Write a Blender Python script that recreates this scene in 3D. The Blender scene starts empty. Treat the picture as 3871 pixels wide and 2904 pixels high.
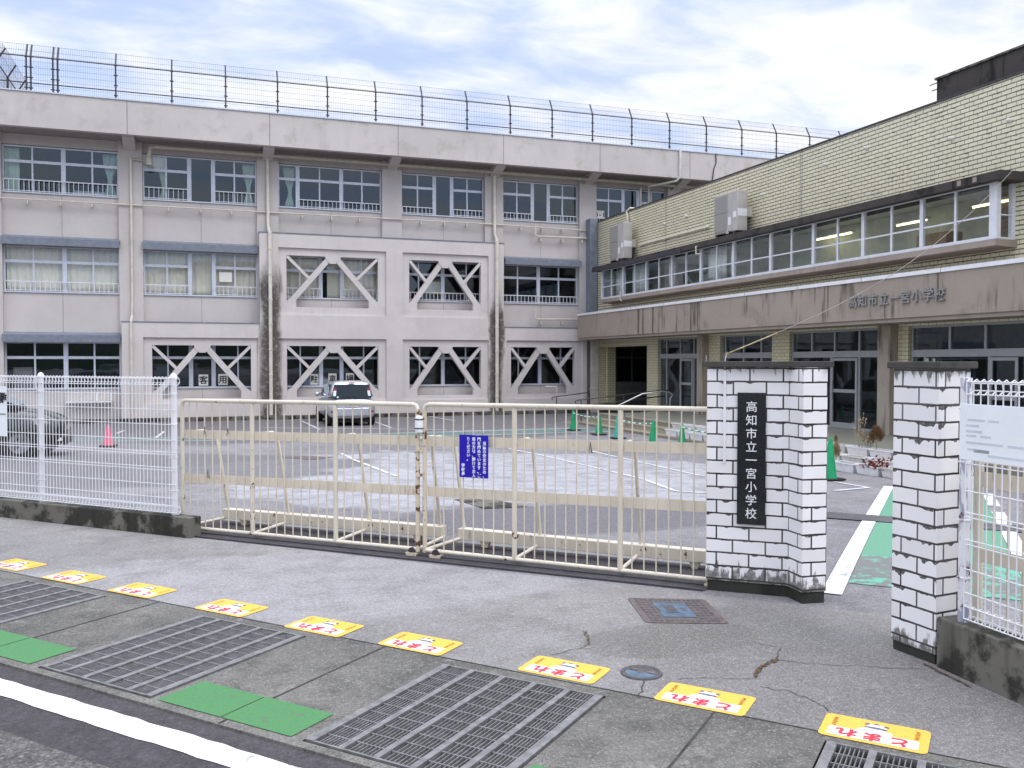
import bpy, bmesh, math, random
from mathutils import Vector, Matrix
random.seed(7)
S = bpy.context.scene
C = S.collection
R = math.radians

# ------------------------------------------------------------------ camera, world, sun, exposure
EYE = 1.75; YAW = R(19.484); PITCH = R(-1.467); FOC = 3318.6; PW, PH = 3871, 2904
cd = bpy.data.cameras.new('camera'); cam = bpy.data.objects.new('camera', cd); C.objects.link(cam)
cd.sensor_width = 36; cd.sensor_fit = 'HORIZONTAL'; cd.lens = FOC / PW * 36
cd.clip_start = .05; cd.clip_end = 3000
cam.location = (0, 0, EYE); cam.rotation_euler = (R(90) + PITCH, 0, -YAW)
S.camera = cam
S.view_settings.view_transform = 'Standard'; S.view_settings.look = 'None'
S.view_settings.exposure = 0.0; S.view_settings.gamma = 1
S.cycles.use_denoising = True
S.cycles.max_bounces = 8; S.cycles.transparent_max_bounces = 16
S.cycles.caustics_reflective = False; S.cycles.caustics_refractive = False

def nd(nt, typ, ins=None, **props):
    n = nt.nodes.new(typ)
    for k, v in props.items(): setattr(n, k, v)
    for k, v in (ins or {}).items():
        if hasattr(v, 'is_output') or isinstance(v, bpy.types.NodeSocket): nt.links.new(v, n.inputs[k])
        else: n.inputs[k].default_value = v
    return n
def mth(nt, op, a, b=None, c=None, clamp=False):
    ins = {0: a}
    if b is not None: ins[1] = b
    if c is not None: ins[2] = c
    return nd(nt, 'ShaderNodeMath', ins, operation=op, use_clamp=clamp).outputs[0]
def mixc(nt, f, a, b, mode='MIX'):
    n = nt.nodes.new('ShaderNodeMix'); n.data_type = 'RGBA'; n.blend_type = mode
    for i, v in ((0, f), (6, a), (7, b)):
        if isinstance(v, bpy.types.NodeSocket): nt.links.new(v, n.inputs[i])
        else:
            if i != 0 and len(v) == 3: v = (*v, 1)
            n.inputs[i].default_value = v
    return n.outputs[2]
def ramp(nt, f, lo, hi, a=0., b=1.):
    return nd(nt, 'ShaderNodeMapRange', {0: f, 1: lo, 2: hi, 3: a, 4: b}, interpolation_type='SMOOTHSTEP').outputs[0]
def noise(nt, vec, scale, detail=3., rough=.55, dist=0.):
    n = nd(nt, 'ShaderNodeTexNoise', {'Scale': scale, 'Detail': detail, 'Roughness': rough, 'Distortion': dist})
    if vec is not None: nt.links.new(vec, n.inputs['Vector'])
    return n.outputs['Fac']

W = bpy.data.worlds.new('World'); S.world = W; W.use_nodes = True
nt = W.node_tree; nt.nodes.clear()
SUN_EL, SUN_AZ = R(52), R(150)
sky = nd(nt, 'ShaderNodeTexSky', sky_type='NISHITA', sun_disc=False, sun_elevation=SUN_EL, sun_rotation=SUN_AZ)
co = nd(nt, 'ShaderNodeTexCoord')
sep = nd(nt, 'ShaderNodeSeparateXYZ', {0: co.outputs['Generated']})
zc = mth(nt, 'MAXIMUM', sep.outputs[2], 0.03)
zz = mth(nt, 'ADD', zc, .12)
px_ = mth(nt, 'DIVIDE', sep.outputs[0], zz); py_ = mth(nt, 'MULTIPLY', mth(nt, 'DIVIDE', sep.outputs[1], zz), 1.5)
cv = nd(nt, 'ShaderNodeCombineXYZ', {0: px_, 1: py_, 2: 3.7}).outputs[0]
c1 = noise(nt, cv, 2.6, 6, .55, .3)
c2 = noise(nt, cv, .9, 3, .5, .2)
cl = mth(nt, 'ADD', mth(nt, 'MULTIPLY', c1, .62), mth(nt, 'MULTIPLY', c2, .38))
cf = ramp(nt, cl, .38, .64)
# an overcast layer: brighter towards the zenith, as real cloud decks are
zen = nd(nt, 'ShaderNodeMapRange', {0: sep.outputs[2], 1: .35, 2: 1., 3: 1.0, 4: 3.0}).outputs[0]
bg1 = nd(nt, 'ShaderNodeBackground', {'Color': sky.outputs[0], 'Strength': .07})
bg0 = nd(nt, 'ShaderNodeBackground', {'Color': (.58, .67, .96, 1), 'Strength': mth(nt, 'MULTIPLY', zen, .78)})
veil = nd(nt, 'ShaderNodeAddShader', {0: bg1.outputs[0], 1: bg0.outputs[0]})
bg2 = nd(nt, 'ShaderNodeBackground', {'Color': (.97, .98, 1.0, 1), 'Strength': mth(nt, 'MULTIPLY', zen, 1.12)})
mx = nd(nt, 'ShaderNodeMixShader', {0: cf, 1: veil.outputs[0], 2: bg2.outputs[0]})
nd(nt, 'ShaderNodeOutputWorld', {0: mx.outputs[0]})

sd = bpy.data.lights.new('sun', 'SUN'); sun = bpy.data.objects.new('sun', sd); C.objects.link(sun)
sd.energy = .8; sd.angle = R(25); sd.color = (1, .96, .9)
# the sun stands behind the photographer's right shoulder, veiled by cloud
sun.rotation_euler = (R(90) - SUN_EL, 0, R(180) - SUN_AZ + R(0))

# ------------------------------------------------------------------ pixel <-> world helpers (for reading real positions off the photo's planes)
_s, _c = math.sin(YAW), math.cos(YAW)
FW = Vector((_s * math.cos(PITCH), _c * math.cos(PITCH), math.sin(PITCH))); RT = Vector((_c, -_s, 0)); UP = RT.cross(FW)
EYEV = Vector((0, 0, EYE))
def at(x, y, ax, val):
    r = FW + RT * ((x - PW / 2) / FOC) - UP * ((y - PH / 2) / FOC); i = 'xyz'.index(ax)
    return EYEV + r * ((val - EYEV[i]) / r[i])
GP = Vector((3.62, 5.62, 0)); GD = Vector((-.7145, .6996, 0)); GN = Vector((.6996, .7145, 0))
GPg = Vector((3.685, 5.927, 0)); GDg = Vector((-.7251, .6887, 0)); GNg = Vector((.6887, .7251, 0))
RD = Vector((.661, -.750, 0)); RN = Vector((.750, .661, 0))
def zgs(v):
    t = min(max((v - .3) / 13, 0), 1); return -.43 * (.5 * t + .5 * t * t * (3 - 2 * t))
def zg(x, y): return zgs((Vector((x, y, 0)) - GP).dot(GN))
def YG(x, y):
    z = 0
    for i in range(50):
        p = at(x, y, 'z', z); z = .5 * z + .5 * zg(p.x, p.y)
    return at(x, y, 'z', z)
def UV(u, v, z=0): return GP + GD * u + GN * v + Vector((0, 0, z))
def UVg(u, v, z=0): return GPg + GDg * u + GNg * v + Vector((0, 0, z))
def on_gate_plane(px, py, v=0):
    p0 = UVg(0, v); r = FW + RT * ((px - PW / 2) / FOC) - UP * ((py - PH / 2) / FOC); q = EYEV + r * ((p0 - EYEV).dot(GNg) / r.dot(GNg))
    return (q - p0).dot(GDg), q.z
def RQ(r, q, z=0): return RD * r + RN * q + Vector((0, 0, z))

# ------------------------------------------------------------------ mesh builder
WM = {}
class MB:
    def __init__(s): s.v = []; s.f = []
    def add(s, vs, fs):
        o = len(s.v); s.v += [Vector(v) for v in vs]; s.f += [tuple(i + o for i in f) for f in fs]; return s
    def box(s, x0, x1, y0, y1, z0, z1):
        return s.add([(x0, y0, z0), (x1, y0, z0), (x1, y1, z0), (x0, y1, z0), (x0, y0, z1), (x1, y0, z1), (x1, y1, z1), (x0, y1, z1)],
                     [(0, 3, 2, 1), (4, 5, 6, 7), (0, 1, 5, 4), (1, 2, 6, 5), (2, 3, 7, 6), (3, 0, 4, 7)])
    def obox(s, o, a, b, c):
        o, a, b, c = map(Vector, (o, a, b, c))
        if a.cross(b).dot(c) < 0: a, b = b, a
        p = [o, o + a, o + a + b, o + b]; p += [q + c for q in p]
        return s.add(p, [(0, 3, 2, 1), (4, 5, 6, 7), (0, 1, 5, 4), (1, 2, 6, 5), (2, 3, 7, 6), (3, 0, 4, 7)])
    def bar(s, p, q, w, h, up=(0, 0, 1)):
        p, q = Vector(p), Vector(q); d = q - p; a = d.cross(Vector(up)).normalized() * w; b = a.cross(d).normalized() * h
        return s.obox(p - a / 2 - b / 2, a, b, d)
    def cyl(s, p, q, r, n=8, r2=None, cap=True):
        p, q = Vector(p), Vector(q); d = (q - p).normalized(); r2 = r if r2 is None else r2
        t = Vector((0, 0, 1)) if abs(d.z) < .9 else Vector((1, 0, 0)); a = d.cross(t).normalized(); b = d.cross(a)
        vs = []
        for i in range(n):
            e = a * math.cos(2 * math.pi * i / n) + b * math.sin(2 * math.pi * i / n); vs += [p + e * r, q + e * r2]
        fs = [(2 * i, 2 * i + 1, (2 * i + 3) % (2 * n), (2 * i + 2) % (2 * n)) for i in range(n)]
        if cap: fs += [tuple(2 * i for i in range(n)), tuple(2 * i + 1 for i in reversed(range(n)))]
        return s.add(vs, fs)
    def tube(s, pts, r, n=8):
        pts = [Vector(p) for p in pts]; vs = []; fs = []; m = len(pts); pa = None
        for k, p in enumerate(pts):
            d = (pts[min(k + 1, m - 1)] - pts[max(k - 1, 0)]).normalized()
            if pa is None:
                t = Vector((0, 0, 1)) if abs(d.z) < .9 else Vector((1, 0, 0)); a = d.cross(t).normalized()
            else: a = (pa - d * pa.dot(d)).normalized()
            pa = a; b = d.cross(a)
            for i in range(n): vs.append(p + (a * math.cos(2 * math.pi * i / n) + b * math.sin(2 * math.pi * i / n)) * r)
        for k in range(m - 1):
            for i in range(n): fs.append((k * n + i, k * n + (i + 1) % n, (k + 1) * n + (i + 1) % n, (k + 1) * n + i))
        fs += [tuple(reversed(range(n))), tuple((m - 1) * n + i for i in range(n))]
        return s.add(vs, fs)
    def prism(s, poly, z0, z1):
        n = len(poly); ar = sum(poly[i][0] * poly[(i + 1) % n][1] - poly[(i + 1) % n][0] * poly[i][1] for i in range(n))
        if ar < 0: poly = poly[::-1]
        return s.add([(p[0], p[1], z0) for p in poly] + [(p[0], p[1], z1) for p in poly],
                     [tuple(reversed(range(n))), tuple(range(n, 2 * n))] + [(i, (i + 1) % n, (i + 1) % n + n, i + n) for i in range(n)])
    def prismxz(s, poly, y0, y1):                       # polygon in X-Z, extruded along Y
        n = len(poly); ar = sum(poly[i][0] * poly[(i + 1) % n][1] - poly[(i + 1) % n][0] * poly[i][1] for i in range(n))
        if ar < 0: poly = poly[::-1]
        return s.add([(p[0], y0, p[1]) for p in poly] + [(p[0], y1, p[1]) for p in poly],
                     [tuple(range(n)), tuple(reversed(range(n, 2 * n)))] + [((i + 1) % n, i, i + n, (i + 1) % n + n) for i in range(n)])
    def rev(s, c, prof, n=16, ax=None):                 # surface of revolution, prof = [(r, h)]
        c = Vector(c); ax = Vector(ax or (0, 0, 1)).normalized(); t = Vector((1, 0, 0)) if abs(ax.x) < .9 else Vector((0, 1, 0))
        a = ax.cross(t).normalized(); b = ax.cross(a); vs = []; m = len(prof)
        for i in range(n):
            e = a * math.cos(2 * math.pi * i / n) + b * math.sin(2 * math.pi * i / n)
            vs += [c + e * r + ax * h for r, h in prof]
        fs = [(i * m + k, ((i + 1) % n) * m + k, ((i + 1) % n) * m + k + 1, i * m + k + 1) for i in range(n) for k in range(m - 1)]
        return s.add(vs, fs)
    def quad(s, a, b, c, d): return s.add([a, b, c, d], [(0, 1, 2, 3)])
    def build(s, name, m, parent=None, smooth=False, bevel=0, fix=False):
        me = bpy.data.meshes.new(name)
        inv = WM[parent.name].inverted() if parent else None
        me.from_pydata([tuple(inv @ v) if inv else tuple(v) for v in s.v], [], s.f)
        # metres-true box UVs in world space
        ul = me.uv_layers.new(name='UVMap'); k = 0
        for f, p in zip(s.f, me.polygons):
            a, b, c = s.v[f[0]], s.v[f[1]], s.v[f[2]]; nn = (b - a).cross(c - b)
            if len(f) > 3: nn = (c - a).cross(s.v[f[3]] - b)
            hz = abs(nn.z) > .8 * nn.length
            if not hz:
                t = Vector((-nn.y, nn.x, 0)).normalized()
                if abs(t.x) > abs(t.y):
                    if t.x < 0: t = -t
                elif t.y < 0: t = -t
            for i in f:
                w = s.v[i]; ul.data[k].uv = (w.x, w.y) if hz else (w.dot(t), w.z); k += 1
        me.materials.append(m)
        if fix:
            bm = bmesh.new(); bm.from_mesh(me); bmesh.ops.recalc_face_normals(bm, faces=bm.faces); bm.to_mesh(me); bm.free()
        if smooth:
            for p in me.polygons: p.use_smooth = True
            if smooth is not True: me.set_sharp_from_angle(angle=R(smooth))
        o = bpy.data.objects.new(name, me); C.objects.link(o)
        if parent: o.parent = parent; WM[o.name] = WM[parent.name]
        else: WM[o.name] = Matrix.Identity(4)
        if bevel:
            b = o.modifiers.new('bevel', 'BEVEL'); b.width = bevel; b.segments = 2; b.limit_method = 'ANGLE'; b.angle_limit = R(50)
        return o
def tag(o, label, cat, group=None):
    o['label'] = label; o['category'] = cat
    if group: o['group'] = group
    return o
def kind(o, k='structure'): o['kind'] = k; return o
def thing(name, label, cat, loc, rz=0, group=None):
    o = bpy.data.objects.new(name, None); C.objects.link(o); o.empty_display_size = .2
    o.location = loc; o.rotation_euler = (0, 0, rz); WM[o.name] = Matrix.Translation(Vector(loc)) @ Matrix.Rotation(rz, 4, 'Z')
    return tag(o, label, cat, group)
def plabel(o, l): o['label'] = l; return o
def kids(o): return [c for c in bpy.data.objects if c.parent == o]
def dup(root, loc, rz, label=None):
    def cp(o, par):
        c = o.copy(); C.objects.link(c)
        if par: c.parent = par
        for k in kids(o): cp(k, c)
        return c
    r = cp(root, None); r.location = loc; r.rotation_euler = (0, 0, rz)
    if label: r['label'] = label
    return r
def glyphs(mb, text, size, org, right, up, depth=.004, bold=0., vertical=False, pitch=1.0, spread=None):
    """letters as real meshes; org = centre of the first character"""
    right, up = Vector(right).normalized(), Vector(up).normalized(); nrm = right.cross(up)
    org = Vector(org)
    for i, ch in enumerate(text):
        if ch in ' \u3000': continue
        cu = bpy.data.curves.new('t', 'FONT'); cu.body = ch; cu.size = size; cu.extrude = depth; cu.offset = bold
        cu.align_x = 'CENTER'; cu.resolution_u = 3
        ob = bpy.data.objects.new('t', cu); C.objects.link(ob)
        dg = bpy.context.evaluated_depsgraph_get(); me = bpy.data.meshes.new_from_object(ob.evaluated_get(dg))
        C.objects.unlink(ob); bpy.data.objects.remove(ob)
        st = -up * pitch * size * i if vertical else right * pitch * size * i
        mb.add([org + st + right * v.co.x + up * (v.co.y - size * .37) + nrm * v.co.z for v in me.vertices], [tuple(p.vertices) for p in me.polygons])
        bpy.data.meshes.remove(me); bpy.data.curves.remove(cu)
    return mb

# ------------------------------------------------------------------ materials
MATS = {}
def base(name, rough=.6, spec=.4, metal=0.):
    m = bpy.data.materials.new(name); m.use_nodes = True; t = m.node_tree; b = t.nodes['Principled BSDF']
    b.inputs['Roughness'].default_value = rough; b.inputs['Specular IOR Level'].default_value = spec; b.inputs['Metallic'].default_value = metal
    MATS[name] = m; return m, t, b
def objco(t): return nd(t, 'ShaderNodeTexCoord').outputs['Object']
def uvco(t): return nd(t, 'ShaderNodeTexCoord').outputs['UV']
def scaled(t, vec, sx, sy, sz): return nd(t, 'ShaderNodeMapping', {0: vec, 3: (sx, sy, sz)}).outputs[0]
def bump(t, b, h, strength, dist=.01):
    n = nd(t, 'ShaderNodeBump', {'Height': h, 'Strength': strength, 'Distance': dist}); t.links.new(n.outputs[0], b.inputs['Normal'])
def setc(t, b, c): t.links.new(c, b.inputs['Base Color'])
def plain(name, col, rough=.5, var=.12, scale=6., metal=0., spec=.4, bmp=0.):
    m, t, b = base(name, rough, spec, metal); o = objco(t)
    n = noise(t, o, scale, 4); n2 = noise(t, o, scale * 7, 3)
    f = mth(t, 'ADD', mth(t, 'MULTIPLY', n, .7), mth(t, 'MULTIPLY', n2, .3))
    d = tuple(c * (1 - var * 1.6) for c in col); l = tuple(min(1, c * (1 + var)) for c in col)
    setc(t, b, mixc(t, ramp(t, f, .3, .7), d, l))
    if bmp: bump(t, b, n2, bmp)
    return m
def rusty(name, col, amount=.62, rough=.45, scale=9., dirt=(.17, .12, .08), dk=(.60, .75, .45)):
    m, t, b = base(name, rough); o = objco(t)
    n = noise(t, o, scale, 6, .6); n2 = noise(t, scaled(t, o, 1, 1, .25), scale * 2.6, 4)
    c = mixc(t, ramp(t, noise(t, o, 3.1, 3), .3, .75), tuple(x * .86 for x in col), col)
    c = mixc(t, ramp(t, n2, dk[0], dk[1], 0, dk[2]), c, dirt)
    c = mixc(t, ramp(t, n, amount, amount + .035), c, (.13, .050, .022))
    setc(t, b, c); return m
def concrete(name, col, stain=(.36, .33, .27), k=.5, rough=.85, streak=.35, pipes=(), scale=1.3):
    m, t, b = base(name, rough, .25); o = objco(t)
    n = noise(t, o, .55, 5, .6); n3 = noise(t, o, 24, 3); st = noise(t, scaled(t, o, 2.2, 2.2, .22), 1.6, 5, .6)
    c = mixc(t, ramp(t, n, .35, .7), tuple(x * .93 for x in col), tuple(min(1, x * 1.04) for x in col))
    c = mixc(t, mth(t, 'MULTIPLY', ramp(t, noise(t, o, scale, 6, .62), .53 if scale < 2 else .46, .70 if scale < 2 else .56), k), c, stain)
    c = mixc(t, mth(t, 'MULTIPLY', mth(t, 'MULTIPLY', ramp(t, st, .52, .64), ramp(t, noise(t, o, .45, 2), .40, .55)), streak), c, tuple(x * .8 for x in stain))
    c = mixc(t, ramp(t, n3, .3, .7, 0, .10), c, tuple(x * .6 for x in col))
    sp = nd(t, 'ShaderNodeSeparateXYZ', {0: o})
    for (xp, zlo, zhi, w) in pipes:                     # mould that has grown on both sides of leaking downpipes
        dx = mth(t, 'ABSOLUTE', mth(t, 'SUBTRACT', sp.outputs[0], xp))
        wob = mth(t, 'MULTIPLY', mth(t, 'SUBTRACT', noise(t, scaled(t, o, 1.3, 1.3, .5), 2.2, 5, .6), .5), .55)
        f = ramp(t, mth(t, 'ADD', dx, wob), w, w * .45)
        f = mth(t, 'MULTIPLY', f, ramp(t, mth(t, 'ADD', sp.outputs[2], mth(t, 'MULTIPLY', wob, 2.5)), zhi, zhi - 1.4))
        f = mth(t, 'MULTIPLY', f, ramp(t, noise(t, o, 7, 5, .65), .22, .55, .55, 1))
        c = mixc(t, mth(t, 'MULTIPLY', f, .93), c, (.075, .066, .055))
    setc(t, b, c); bump(t, b, n3, .15, .01); return m
WALL = (.615, .568, .545)
M_wall = concrete('painted_concrete', WALL, k=.14, streak=.05)
M_fascia = concrete('fascia_concrete', (.635, .588, .562), stain=(.40, .36, .29), k=.45, streak=.12)
M_frame = concrete('brace_concrete', (.685, .632, .608), k=.12, streak=.07, pipes=((2.47 - 4, -1.2, 6.3, .50), (11.5 - 4, -1.2, 5.3, .36)))
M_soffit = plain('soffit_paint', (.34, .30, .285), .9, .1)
M_joint = plain('sealant', (.30, .27, .25), .8)
M_alu = plain('aluminium', (.66, .69, .78), .38, .06, metal=.25)
M_doorframe = plain('shaded_door_frame', (.36, .37, .385), .4, .06, metal=.3)  # aluminium coloured darker for the shade under the canopy
M_whitealu = plain('white_aluminium', (.74, .75, .79), .4, .06)
M_blue = plain('blue_grey_metal', (.21, .235, .285), .5, .12)
M_pipe = plain('cream_pipe', (.72, .66, .57), .45, .1, 3)
M_pipew = plain('white_pipe', (.80, .79, .74), .4, .06, 3)
M_beigepipe = plain('beige_pipe', (.50, .47, .38), .5, .1)
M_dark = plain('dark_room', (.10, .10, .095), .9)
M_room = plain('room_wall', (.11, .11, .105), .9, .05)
M_room2 = plain('office_wall', (.84, .86, .79), .9, .05)
M_cloth_c = plain('beige_curtain', (.92, .85, .71), .9, .05, 2)
M_cloth_g = plain('green_curtain', (.50, .66, .56), .9, .10, 2)
M_cloth_w = plain('white_curtain', (.72, .72, .70), .9, .08, 2)
M_black = plain('black_rubber', (.018, .018, .02), .6, .2)
M_charcoal = plain('charcoal_metal', (.055, .05, .06), .5, .15)
M_steel = plain('stainless_steel', (.55, .55, .56), .28, .06, metal=1)
M_darkrail = plain('bronze_rail', (.10, .085, .075), .35, .1, metal=.5)
M_white = plain('white_paint', (.84, .84, .86), .35, .05, 5)
M_paper = plain('paper', (.82, .81, .75), .8, .04)
M_ink = plain('ink', (.02, .02, .022), .7)
M_grey_ac = plain('grey_enamel', (.50, .465, .44), .5, .08, 3)
M_acgrille = plain('grille', (.40, .385, .36), .6, .1, 40)
M_cream = rusty('cream_gate_paint', (.77, .69, .555), .73)
M_cream2 = rusty('worn_gate_paint', (.76, .69, .56), .635, scale=11)
M_rust = rusty('rusted_gate_paint', (.72, .62, .47), .565, scale=13)
M_fpost = rusty('white_fence_paint', (.86, .86, .88), .80)
M_fold = rusty('peeling_fence_paint', (.86, .86, .88), .60, scale=9, dirt=(.30, .30, .42), dk=(.53, .60, .85))
M_redp = plain('red_plastic', (.30, .03, .03), .4)
M_green_c = plain('green_cone_plastic', (.012, .33, .13), .45, .12, 4)
M_teal_c = plain('faded_cone_plastic', (.06, .42, .33), .5, .12, 4)
M_pink_c = plain('faded_red_cone_plastic', (.90, .20, .30), .5, .08, 4)
M_soil = plain('soil', (.10, .075, .055), .95, .3, 30)
M_planter = plain('white_planter_plastic', (.86, .86, .87), .5, .10, 5)
M_planter_o = plain('weathered_planter_plastic', (.76, .74, .70), .6, .14, 5)
M_dry = plain('dry_stems', (.21, .125, .055), .9, .35, 20)
M_dry2 = plain('pale_stems', (.40, .31, .18), .9, .3, 20)
M_redleaf = plain('red_leaves', (.28, .05, .03), .6, .35, 20)
M_signblue = plain('blue_board', (.018, .008, .42), .35, .08, 3)
M_granite = plain('black_granite', (.012, .016, .018), .12, .3, 60, spec=.6)
M_letter = plain('letter_white', (.85, .85, .85), .5, .03)
M_bronze = plain('bronze_letter', (.30, .285, .28), .45, .1)
M_signwhite = plain('white_board', (.90, .93, .95), .4, .02)
M_faint = plain('faded_print', (.66, .70, .76), .6, .06)
M_faintd = plain('grey_print', (.33, .34, .36), .6, .1)
M_wood = plain('wood', (.42, .27, .14), .6, .15)
M_iron = plain('cast_iron', (.115, .105, .11), .55, .25, 25, metal=.3)
M_ironbrown = plain('brown_cast_iron', (.17, .135, .13), .6, .25, 25, metal=.2)
M_mblue = plain('blue_cover_paint', (.10, .155, .215), .5, .25, 14)
M_grate = plain('galvanised_grate', (.235, .23, .228), .5, .22, 18, metal=.25)
M_pit = plain('wet_concrete', (.05, .048, .043), .7, .4, 8)
M_yellow = None
M_stkwhite = plain('sticker_white', (.88, .84, .82), .55, .04, 9)
M_stkred = plain('sticker_red', (.72, .03, .06), .5, .1)
M_stkbrown = plain('sticker_brown', (.30, .13, .02), .6, .2)
M_mgrey = plain('sticker_grey', (.16, .18, .24), .6, .2)
M_tyre = plain('tyre', (.02, .02, .02), .8, .2)
M_rim = plain('alloy_rim', (.30, .30, .32), .35, .3, metal=.7)

def emis(name, col, st):
    m, t, b = base(name); b.inputs['Emission Color'].default_value = (*col, 1); b.inputs['Emission Strength'].default_value = st; return m
M_lamp = emis('fluorescent_tube', (1., .93, .50), 5.)
def carpaint(name, col, metal, rough):
    m, t, b = base(name, rough, .5, metal); o = objco(t)
    setc(t, b, mixc(t, ramp(t, noise(t, o, 2.5, 4), .3, .7), tuple(c * .92 for c in col), col))
    b.inputs['Coat Weight'].default_value = .8; b.inputs['Coat Roughness'].default_value = .05; return m
M_headlamp = plain('headlamp', (.32, .34, .36), .15, .3, 30, metal=.4)
M_silver = carpaint('silver_paint', (.58, .59, .63), .55, .32)
M_blackcar = carpaint('black_paint', (.012, .012, .016), .2, .25)
def glass(name, tint, refl=1.0):
    m = bpy.data.materials.new(name); m.use_nodes = True; t = m.node_tree; t.nodes.clear()
    lw = nd(t, 'ShaderNodeLayerWeight', {'Blend': .5}); fr = mth(t, 'ADD', .04, mth(t, 'MULTIPLY', .96, mth(t, 'POWER', lw.outputs['Facing'], 5.)))
    wv = nd(t, 'ShaderNodeBump', {'Height': noise(t, objco(t), 1.1, 2), 'Strength': .06, 'Distance': .02})
    tr = nd(t, 'ShaderNodeBsdfTransparent', {0: (*tint, 1)}); gl = nd(t, 'ShaderNodeBsdfGlossy', {'Color': (.74, .87, 1, 1), 'Roughness': .01, 'Normal': wv.outputs[0]})
    f = mth(t, 'MULTIPLY', fr, 1.7 * refl, clamp=True)
    mxs = nd(t, 'ShaderNodeMixShader', {0: f, 1: tr.outputs[0], 2: gl.outputs[0]}); nd(t, 'ShaderNodeOutputMaterial', {0: mxs.outputs[0]})
    return m
M_glass = glass('window_glass', (.90, .93, .94), 1.2); M_glassd = glass('door_glass', (.72, .78, .78), .8); M_carglass = glass('car_glass', (.10, .11, .12))
M_glassb = glass('bay_glass', (.94, .97, .95), 1.3)

def tiles(name, col, col2, grout, bw=.24, bh=.1, mort=.006, heavy=.0, mould=.0, rough=.3, low=None):
    m, t, b = base(name, rough, .5); uv = uvco(t)
    wob = nd(t, 'ShaderNodeCombineXYZ', {0: 0., 1: mth(t, 'MULTIPLY', mth(t, 'SUBTRACT', noise(t, uv, 5.5, 3), .5), .012)})
    uw = nd(t, 'ShaderNodeVectorMath', {0: uv, 1: wob.outputs[0]}, operation='ADD').outputs[0]
    br = nd(t, 'ShaderNodeTexBrick', {'Vector': uw, 'Color1': (*col, 1), 'Color2': (*col2, 1), 'Mortar': (*grout, 1), 'Scale': 1., 'Mortar Size': mort, 'Mortar Smooth': .1, 'Bias': -.3, 'Brick Width': bw, 'Row Height': bh}, offset=.5)
    c = br.outputs['Color']
    c = mixc(t, ramp(t, noise(t, uv, 2.2, 4), .4, .75, 0, .22), c, tuple(x * .72 for x in col))
    sp = nd(t, 'ShaderNodeSeparateXYZ', {0: uv}); fr = mth(t, 'FRACT', mth(t, 'DIVIDE', sp.outputs[1], bh))
    # dark band along the bed joints, plus soot running down the tile below
    nz = noise(t, scaled(t, uv, 1, .25, 1), 11, 3, .5); nl = noise(t, uv, 2.6, 3)
    e = mth(t, 'MULTIPLY', ramp(t, nz, .44, .72), ramp(t, nl, .40, .62))
    lo = mth(t, 'SUBTRACT', 1., mth(t, 'ADD', .04 + heavy, mth(t, 'MULTIPLY', e, mould)))
    f = mth(t, 'GREATER_THAN', fr, lo)
    f = mth(t, 'MULTIPLY', f, ramp(t, noise(t, uv, 60, 3), .25, .5, .6, 1.))
    c = mixc(t, mth(t, 'MULTIPLY', f, .92), c, tuple(x * .9 for x in grout))
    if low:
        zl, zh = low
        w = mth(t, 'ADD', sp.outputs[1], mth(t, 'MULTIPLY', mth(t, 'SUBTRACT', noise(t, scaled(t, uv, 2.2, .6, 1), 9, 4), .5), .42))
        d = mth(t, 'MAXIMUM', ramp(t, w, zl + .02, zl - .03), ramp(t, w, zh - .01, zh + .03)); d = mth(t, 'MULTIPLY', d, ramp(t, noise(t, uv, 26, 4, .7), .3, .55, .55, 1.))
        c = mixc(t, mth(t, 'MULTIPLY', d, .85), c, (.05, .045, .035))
    setc(t, b, c); b.inputs['Coat Weight'].default_value = .2
    bump(t, b, mth(t, 'SUBTRACT', 1., br.outputs['Fac']), .5, .004); return m
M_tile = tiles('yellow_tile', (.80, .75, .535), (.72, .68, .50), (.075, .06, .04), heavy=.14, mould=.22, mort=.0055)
M_tile_sh = tiles('shaded_yellow_tile', (.66, .60, .40), (.58, .53, .34), (.12, .10, .06), heavy=.0, mould=.05, mort=.005)  # yellow tile toned down, canopy shade put into its colour
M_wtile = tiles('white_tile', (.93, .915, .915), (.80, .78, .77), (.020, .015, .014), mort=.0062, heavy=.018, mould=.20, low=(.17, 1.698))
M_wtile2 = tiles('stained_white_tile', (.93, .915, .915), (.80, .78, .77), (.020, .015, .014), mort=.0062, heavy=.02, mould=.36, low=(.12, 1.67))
M_plinth = concrete('mossy_plinth', (.045, .045, .038), stain=(.018, .018, .014), k=.9, streak=.6)
M_step = tiles('step_tile', (.42, .38, .28), (.36, .32, .23), (.16, .14, .10), bw=.06, bh=.6, mort=.003)

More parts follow.
